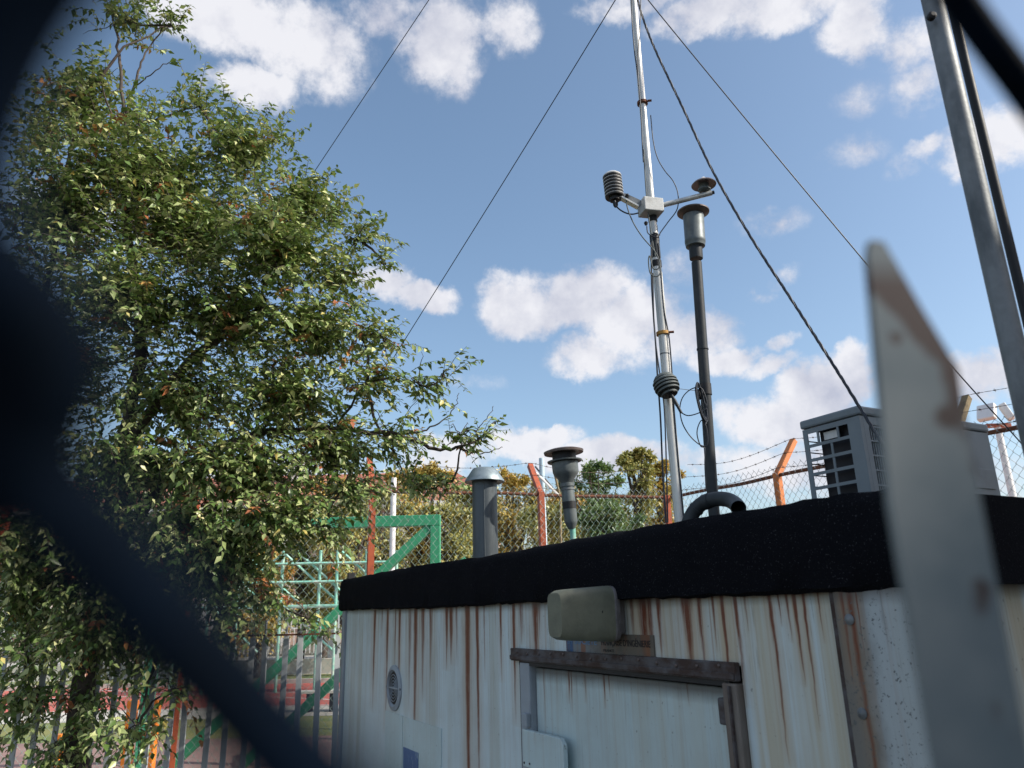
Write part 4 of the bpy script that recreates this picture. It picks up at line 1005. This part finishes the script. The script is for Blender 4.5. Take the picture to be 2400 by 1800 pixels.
# ---------------------------------------------------------------- near galvanised post on the right
NP = at(2277, 500, 1.32); NX, NY = NP.x, NP.y
c0 = at(2301, 500, 1.32)
np_ = thing('steel_post', 'galvanised steel post with a thinner strut close to the viewer at the right', 'post', (c0.x, c0.y, 0))
z_top = vert_z(c0.x, c0.y, -150)
MB().lathe((c0.x, c0.y, 0), (0, 0, 1), [(0, .0188), (z_top, .0188)], 32).build('pipe', MT['galv'], np_, smooth=40)
s1_ = at_Y(2420, 800, c0.y + .05); s2_ = at_Y(2227, 0, c0.y + .05); dv = (s2_ - s1_)
MB().tube([s1_ - dv * .8, s2_ + dv * .2], .0085, 16).build('strut', MT['black'], np_, smooth=40)
hb = at_Y(2184, 37, c0.y - .024); MB().lathe(hb, (0, -1, 0), [(-.006, .008), (.003, .008), (.006, .004)], 12).build('bolt', MT['black'], np_)

# ---------------------------------------------------------------- near picket (out of focus)
m, nt, b, oc = newmat('near_picket_paint')
ru = noise(nt, oc, 22, 4, .6); sx = nn(nt, 'ShaderNodeSeparateXYZ'); nt.links.new(oc, sx.inputs[0])
dist = mth(nt, 'SUBTRACT', mth(nt, 'MINIMUM', mth(nt, 'MULTIPLY_ADD', sx.outputs[2], -.59, .0142), mth(nt, 'MULTIPLY_ADD', sx.outputs[2], -.2, .0127)), sx.outputs[0])
edge = mth(nt, 'SUBTRACT', 1, ramp(nt, mth(nt, 'ADD', dist, mth(nt, 'MULTIPLY', mth(nt, 'SUBTRACT', ru, .5), -.020)), .0036, .0058))
edge = mth(nt, 'MULTIPLY', edge, mth(nt, 'MULTIPLY', ramp(nt, sx.outputs[2], -.020, -.006), mth(nt, 'SUBTRACT', 1, ramp(nt, sx.outputs[2], .026, .034))))
spx = None
for (qx, qz, qr) in ((.0079, -.0085, .0034), (.0135, -.0205, .0030), (.0155, -.030, .0022), (.0190, -.041, .0034), (-.001, .012, .0016), (.0235, -.066, .003)):
    ddx = mth(nt, 'SUBTRACT', sx.outputs[0], qx); ddz = mth(nt, 'SUBTRACT', sx.outputs[2], qz)
    dd = mth(nt, 'SQRT', mth(nt, 'MULTIPLY_ADD', ddx, ddx, mth(nt, 'MULTIPLY', ddz, ddz)))
    g = mth(nt, 'SUBTRACT', 1, ramp(nt, mth(nt, 'ADD', dd, mth(nt, 'MULTIPLY', mth(nt, 'SUBTRACT', noise(nt, oc, 160, 3), .5), .004)), qr * .6, qr * 1.2))
    spx = g if spx is None else mth(nt, 'MAXIMUM', spx, g)
spots = mth(nt, 'MAXIMUM', spx, mth(nt, 'MULTIPLY', ramp(nt, noise(nt, oc, 95, 2, .4), .60, .68), ramp(nt, sx.outputs[0], .004, .008)))
nt.links.new(mix(nt, spots, mix(nt, edge, mix(nt, ramp(nt, noise(nt, oc, 26, 3), .3, .7), (.065, .10, .12), (.18, .205, .21)), (.028, .009, .007)), (.03, .014, .011)), b.inputs['Base Color'])
b.inputs['Roughness'].default_value = .55
DPK = .18
pk = thing('near_picket', 'blurred grey iron picket with slanted tip and rust spots close to the viewer', 'picket', at(2130, 900, DPK), 'grey iron pickets of the yard fence')
pk.location.z = 0
o_ = at(2130, 900, DPK)
ql = [(2200, 1800), (2090, 1180), (2058, 850), (2036, 600), (2040, 562), (2072, 566), (2160, 720), (2246, 862), (2262, 980), (2330, 1330), (2420, 1800)]
front = [at_Y(x, y, o_.y) for x, y in ql]
dl = front[0] - front[1]; front = [Vector((front[0].x + .012, o_.y, 0.0))] + front + [Vector((front[-1].x + .012, o_.y, 0))]
n_ = len(front)
mb = MB().add(front + [v + Vector((0, .003, 0)) for v in front], [tuple(range(n_))[::-1], tuple(range(n_, 2 * n_))] + [(i, (i + 1) % n_, (i + 1) % n_ + n_, i + n_) for i in range(n_)])
po = mb.build('bar', m, None)
me = po.data
for v in me.vertices: v.co -= o_
po.parent = pk; po.location = o_ - pk.location

# far run of the same picket fence on the left
pf = thing('picket_fence', 'grey iron picket fence with rusty rail left of the container', 'fence', at_Y(700, 1700, 4.9))
pf.location.z = 0
pA, pB = at_Y(-60, 1500, 5.3), at_Y(796, 1487, 5.4)
ZR2 = at_Y(700, 1487, 5.38).z; pA.z = pB.z = 0
pdir = (pB - pA).normalized(); LL = (pB - pA).length; q0 = None
pk0 = None; cnt = int(LL / .118); rr = random.Random(11)
mbp = MB().box((0, 0, ZR2 / 2 + .03), (.036, .012, ZR2 - .07)).box((0, 0, ZR2 + .045), (.012, .012, .13))
for i in range(cnt + 1):
    if pk0 is None: pk0 = mbp.build('picket', MT['picket'], pf, local=True); o = pk0
    else: o = pk0.copy(); COL.objects.link(o); o.parent = pf
    w_ = pA + pdir * (i * LL / cnt) ; o.location = Vector((w_.x, w_.y, rr.uniform(-.012, .012))) - pf.location
    o.rotation_euler = (rr.uniform(-.008, .008), rr.uniform(-.012, .012), math.atan2(pdir.y, pdir.x) + rr.uniform(-.25, .25))
for z in (ZR2, .35):
    mb = MB().beam(pA + Vector((0, -.014, z)) - pdir * .05, pB + Vector((0, -.014, z)) + pdir * .03, .012, .012)
    mb.build('rail', MT['rust'], pf)

# ---------------------------------------------------------------- blurred wires of the mesh the camera looks through
DWI = .0285
nw = thing('near_wire_mesh', 'very blurred dark blue coated wire mesh framing the view right at the lens', 'wire mesh', at(100, 900, DWI))
RW = .0021
l1 = [at(x, y, DWI) for x, y in ((-40, 980), (100, 1140), (250, 1305), (432, 1505), (618, 1705), (800, 1900), (990, 2100))]
l1 = [at(-330, 760, DWI * 1.05), at(-180, 860, DWI * 1.05), *l1]
MB().tube(spline(l1, 8), RW, 14).build('wire', MT['bluewire'], nw, smooth=70)
l2 = [at(x, y, DWI * 1.0) for x, y in ((-160, 1260), (-20, 1130), (95, 1000), (128, 850), (68, 710), (-50, 590), (-85, 430), (-55, 260), (15, 90), (105, -60), (260, -260))]
l4 = [at(x, y, DWI) for x, y in ((-330, 470), (-170, 600), (-20, 720), (30, 860), (-60, 1000), (-220, 1110), (-380, 1200))]
MB().tube(spline(l4, 8), RW, 14).build('wire', MT['bluewire'], nw, smooth=70)
MB().tube(spline(l2, 8), RW, 14).build('wire', MT['bluewire'], nw, smooth=70)
l3 = [at(x, y, .13) for x, y in ((2130, -160), (2200, -70), (2290, 60), (2380, 180), (2460, 290), (2560, 420))]
MB().tube(spline(l3, 6), .0029, 14).build('wire', MT['bluewire'], nw, smooth=70)

# ---------------------------------------------------------------- the large tree
TY = 5.0
tr = thing('leafy_tree', 'large leafy fruit tree with yellowing leaves filling the left side', 'tree', (at_Y(215, 1500, TY + .3).x, TY + .3, 0))
tx = tr.location.x; rg = np.random.default_rng(42); lr = random.Random(42)
BL = [  # px, py, rx, ry, dy(depth offset), density
    (300, 50, 110, 90, .1, .35), (400, 60, 60, 60, .1, .25), (230, 190, 70, 80, 0, .3), (190, 260, 110, 130, .2, .6), (120, 330, 90, 100, 0, .5), (330, 290, 60, 60, 0, .22), (470, 250, 90, 60, -.1, .45),
    (330, 430, 240, 130, 0, 1.25), (560, 370, 130, 100, .1, .8), (650, 330, 50, 45, 0, .2), (150, 520, 150, 170, 0, .9), (430, 560, 240, 150, .1, 1.3), (700, 500, 130, 90, .1, .75), (640, 600, 180, 120, -.2, 1.0), (830, 560, 60, 60, .1, .28), (900, 620, 60, 32, 0, .2),
    (780, 660, 90, 80, .1, .5), (300, 720, 200, 130, -.2, .9), (520, 760, 200, 130, .1, 1.0), (720, 780, 140, 110, 0, .8), (850, 790, 80, 60, 0, .4), (900, 800, 60, 30, 0, .18), (160, 850, 130, 220, .2, .8),
    (420, 930, 220, 110, .2, .9), (660, 930, 170, 110, .1, .85), (860, 900, 110, 80, 0, .55), (980, 900, 75, 50, 0, .3), (1040, 880, 45, 30, .0, .12),
    (320, 1080, 200, 120, .1, .9), (560, 1090, 190, 110, 0, .95), (760, 1050, 140, 90, .1, .7), (920, 1030, 110, 60, 0, .3), (1080, 1020, 70, 60, 0, .08), (1120, 1030, 50, 40, 0, .06),
    (960, 1130, 90, 50, .2, .26), (1040, 1130, 50, 35, .2, .16), (800, 1150, 120, 60, 0, .5), (640, 1210, 140, 90, -.1, .7), (500, 1260, 110, 90, 0, .9), (760, 1240, 60, 50, -.1, .22), (560, 1330, 80, 60, .1, .2), (400, 1230, 120, 110, 0, .9), (480, 1330, 110, 80, .1, .8), (330, 1380, 120, 80, .1, .8), (600, 1400, 110, 50, .1, .3), (720, 1450, 60, 35, .1, .14), (520, 1440, 90, 60, 0, .25),
    (200, 1250, 200, 150, .2, .9), (100, 1330, 110, 90, .1, .6), (60, 1430, 90, 110, .1, .45), (250, 1450, 190, 110, .1, .75), (60, 1620, 110, 150, .2, .36), (220, 1640, 110, 80, .2, .2), (380, 1500, 90, 60, 0, .25), (320, 1700, 90, 60, -.1, .2), (400, 1620, 50, 50, -.2, .1), (130, 1760, 130, 60, .1, .3)]
cen = at_Y(330, 900, TY + .3)
Ps, Ds, Ns, Ss, Ts = [], [], [], [], []
twm = MB(); limb = MB()
fork = at_Y(240, 1330, TY + .35)
nodes_ = []
for (x, y, rx, ry, dy, dn) in BL:
    c = at_Y(x, y, TY + dy); ax_, az_ = max(.05, rx / f * TY * 1.03 - .06), max(.05, ry / f * TY * 1.03 - .07); ay_ = min(.75, (ax_ + az_) * .75)
    nodes_.append((c, max(ax_, az_)))
    ntw = int(dn ** .5 * rx * ry * (.0200 if dn > .55 else .0110)) + 1
    for _ in range(ntw):
        u = Vector((lr.gauss(0, 1), lr.gauss(0, 1), lr.gauss(0, 1))).normalized(); k = min(1.25, abs(lr.gauss(.0, .62)) + .12)
        s = c + Vector((u.x * ax_, u.y * ay_, u.z * az_)) * k
        out = (s - cen); out = out.normalized() * .55 + Vector((lr.gauss(0, .5), lr.gauss(0, .5), lr.gauss(.12, .42)))
        out.normalize(); L = lr.uniform(.10, .32)
        mid = s + out * L * .5 + Vector((0, 0, lr.uniform(0, .02))); tip = s + out * L + Vector((0, 0, -L * .14))
        twm.tube([s, mid, tip], [.0028, .0019, .0009], 3, cap=False)
        nl = int(L / .024) + 2; cl = lr.gauss(0, .1)
        brown = lr.random() < .028
        for j in range(nl):
            t = (j + .5) / nl; p = s.lerp(mid, t * 2) if t < .5 else mid.lerp(tip, t * 2 - 1)
            side = 1 if j % 2 else -1
            per = out.cross(Vector((0, 0, 1))).normalized() * side
            dd = out * lr.uniform(.1, .8) + per * lr.uniform(.4, 1) + Vector((lr.gauss(0, .25), lr.gauss(0, .25), -lr.uniform(.0, .75)))
            Ps.append(p); Ds.append(dd); Ns.append((lr.gauss(.15, .6), lr.gauss(-.15, .6), 1.0)); 
            Ss.append(lr.choice((lr.uniform(.028, .055), lr.uniform(.045, .074)))); v = lr.gauss(.5, .21) + cl
            if brown: v = lr.uniform(.975, 1)
            elif lr.random() < .03: v = lr.uniform(.93, .97)
            else: v = min(v, .9)
            Ts.append(v)
crown = leaf_mesh('crown', [tuple(p) for p in Ps], [tuple(p) for p in Ds], Ns, Ss, MT['leaf'], tr, np.array(Ts))
tw_ = twm.build('twigs', MT['twig'], tr); tw_['kind'] = 'stuff'
print('leaves', len(Ps), 'twigs', len(twm.f))
# trunk and limbs
trunk = [(tx, TY + .3, 0), (tx + .05, TY + .3, .8), (tx - .02, TY + .32, 1.6), tuple(fork)]
MB().tube(spline(trunk, 5), [.10 - .03 * i / 15 for i in range(16)], 12).build('trunk', MT['bark'], tr, smooth=60)
hubs = [at_Y(280, 1080, TY + .25), at_Y(330, 800, TY + .15), at_Y(300, 560, TY + .1), at_Y(620, 1010, TY + .1), at_Y(620, 720, TY + .1), at_Y(290, 330, TY + .1)]
def lim(P_, r0, r1, name='limb', n=6):
    q = spline(P_, n); k = len(q)
    q = [v + Vector((lr.gauss(0, .006), lr.gauss(0, .006), lr.gauss(0, .006))) for v in q]
    MB().tube(q, [r0 + (r1 - r0) * i / (k - 1) for i in range(k)], 7).build(name, MT['bark'], tr, smooth=60)
lim([fork, hubs[0], hubs[1], hubs[2], hubs[5]], .062, .02)
lim([fork, at_Y(400, 1120, TY + .2), hubs[3]], .05, .028); lim([hubs[0], at_Y(430, 860, TY), hubs[4]], .045, .022)
lim([fork, at_Y(130, 1150, TY + .4), at_Y(90, 850, TY + .3), at_Y(130, 560, TY + .2), at_Y(180, 300, TY + .2)], .05, .012)
lim([at_Y(300, 330, TY + .1), at_Y(288, 230, TY + .1), at_Y(278, 110, TY + .1), at_Y(262, 20, TY + .1), at_Y(258, -60, TY)], .016, .006)
lim([at_Y(296, 270, TY + .1), at_Y(318, 190, TY + .1), at_Y(342, 125, TY + .1), at_Y(395, 40, TY + .1)], .013, .004)
lim([at_Y(318, 200, TY + .1), at_Y(350, 175, TY + .05), at_Y(395, 145, TY + .05), at_Y(425, 142, TY + .05)], .006, .002)
lim([hubs[3], at_Y(790, 1006, TY + .05), at_Y(930, 1018, TY), at_Y(1020, 1052, TY), at_Y(1080, 1048, TY), at_Y(1120, 1030, TY), at_Y(1165, 985, TY)], .022, .003)
lim([at_Y(930, 1018, TY), at_Y(985, 1012, TY), at_Y(1030, 990, TY), at_Y(1062, 960, TY), at_Y(1075, 920, TY)], .008, .002)
lim([at_Y(1075, 1049, TY), at_Y(1110, 1064, TY), at_Y(1150, 1058, TY), at_Y(1180, 1045, TY)], .006, .002)
lim([at_Y(1095, 1048, TY), at_Y(1125, 1000, TY), at_Y(1150, 965, TY), at_Y(1157, 950, TY)], .004, .0015)
lim([at_Y(40, 430, TY), at_Y(90, 400, TY - .1), at_Y(150, 382, TY)], .012, .008)
conn = [h.copy() for h in hubs] + [fork.copy()]
for (c, rad) in sorted(nodes_, key=lambda q: min((q[0] - h).length for h in conn)):
    h = min(conn, key=lambda q: (q - c).length); m_ = h.lerp(c, .5) + Vector((lr.gauss(0, .04), lr.gauss(0, .05), lr.gauss(.02, .04)))
    dl_ = (h - c).length
    if dl_ > .06: lim([h, m_, c], min(.014, .005 + .02 * dl_), .004, 'branch', 4)
    conn.append(c)
    for _ in range(4):
        e_ = c + Vector((lr.gauss(0, .6), lr.gauss(0, .4), lr.gauss(.1, .6))) * rad
        lim([c, c.lerp(e_, .5) + Vector((0, 0, .02)), e_], .0045, .0014, 'branch', 3)
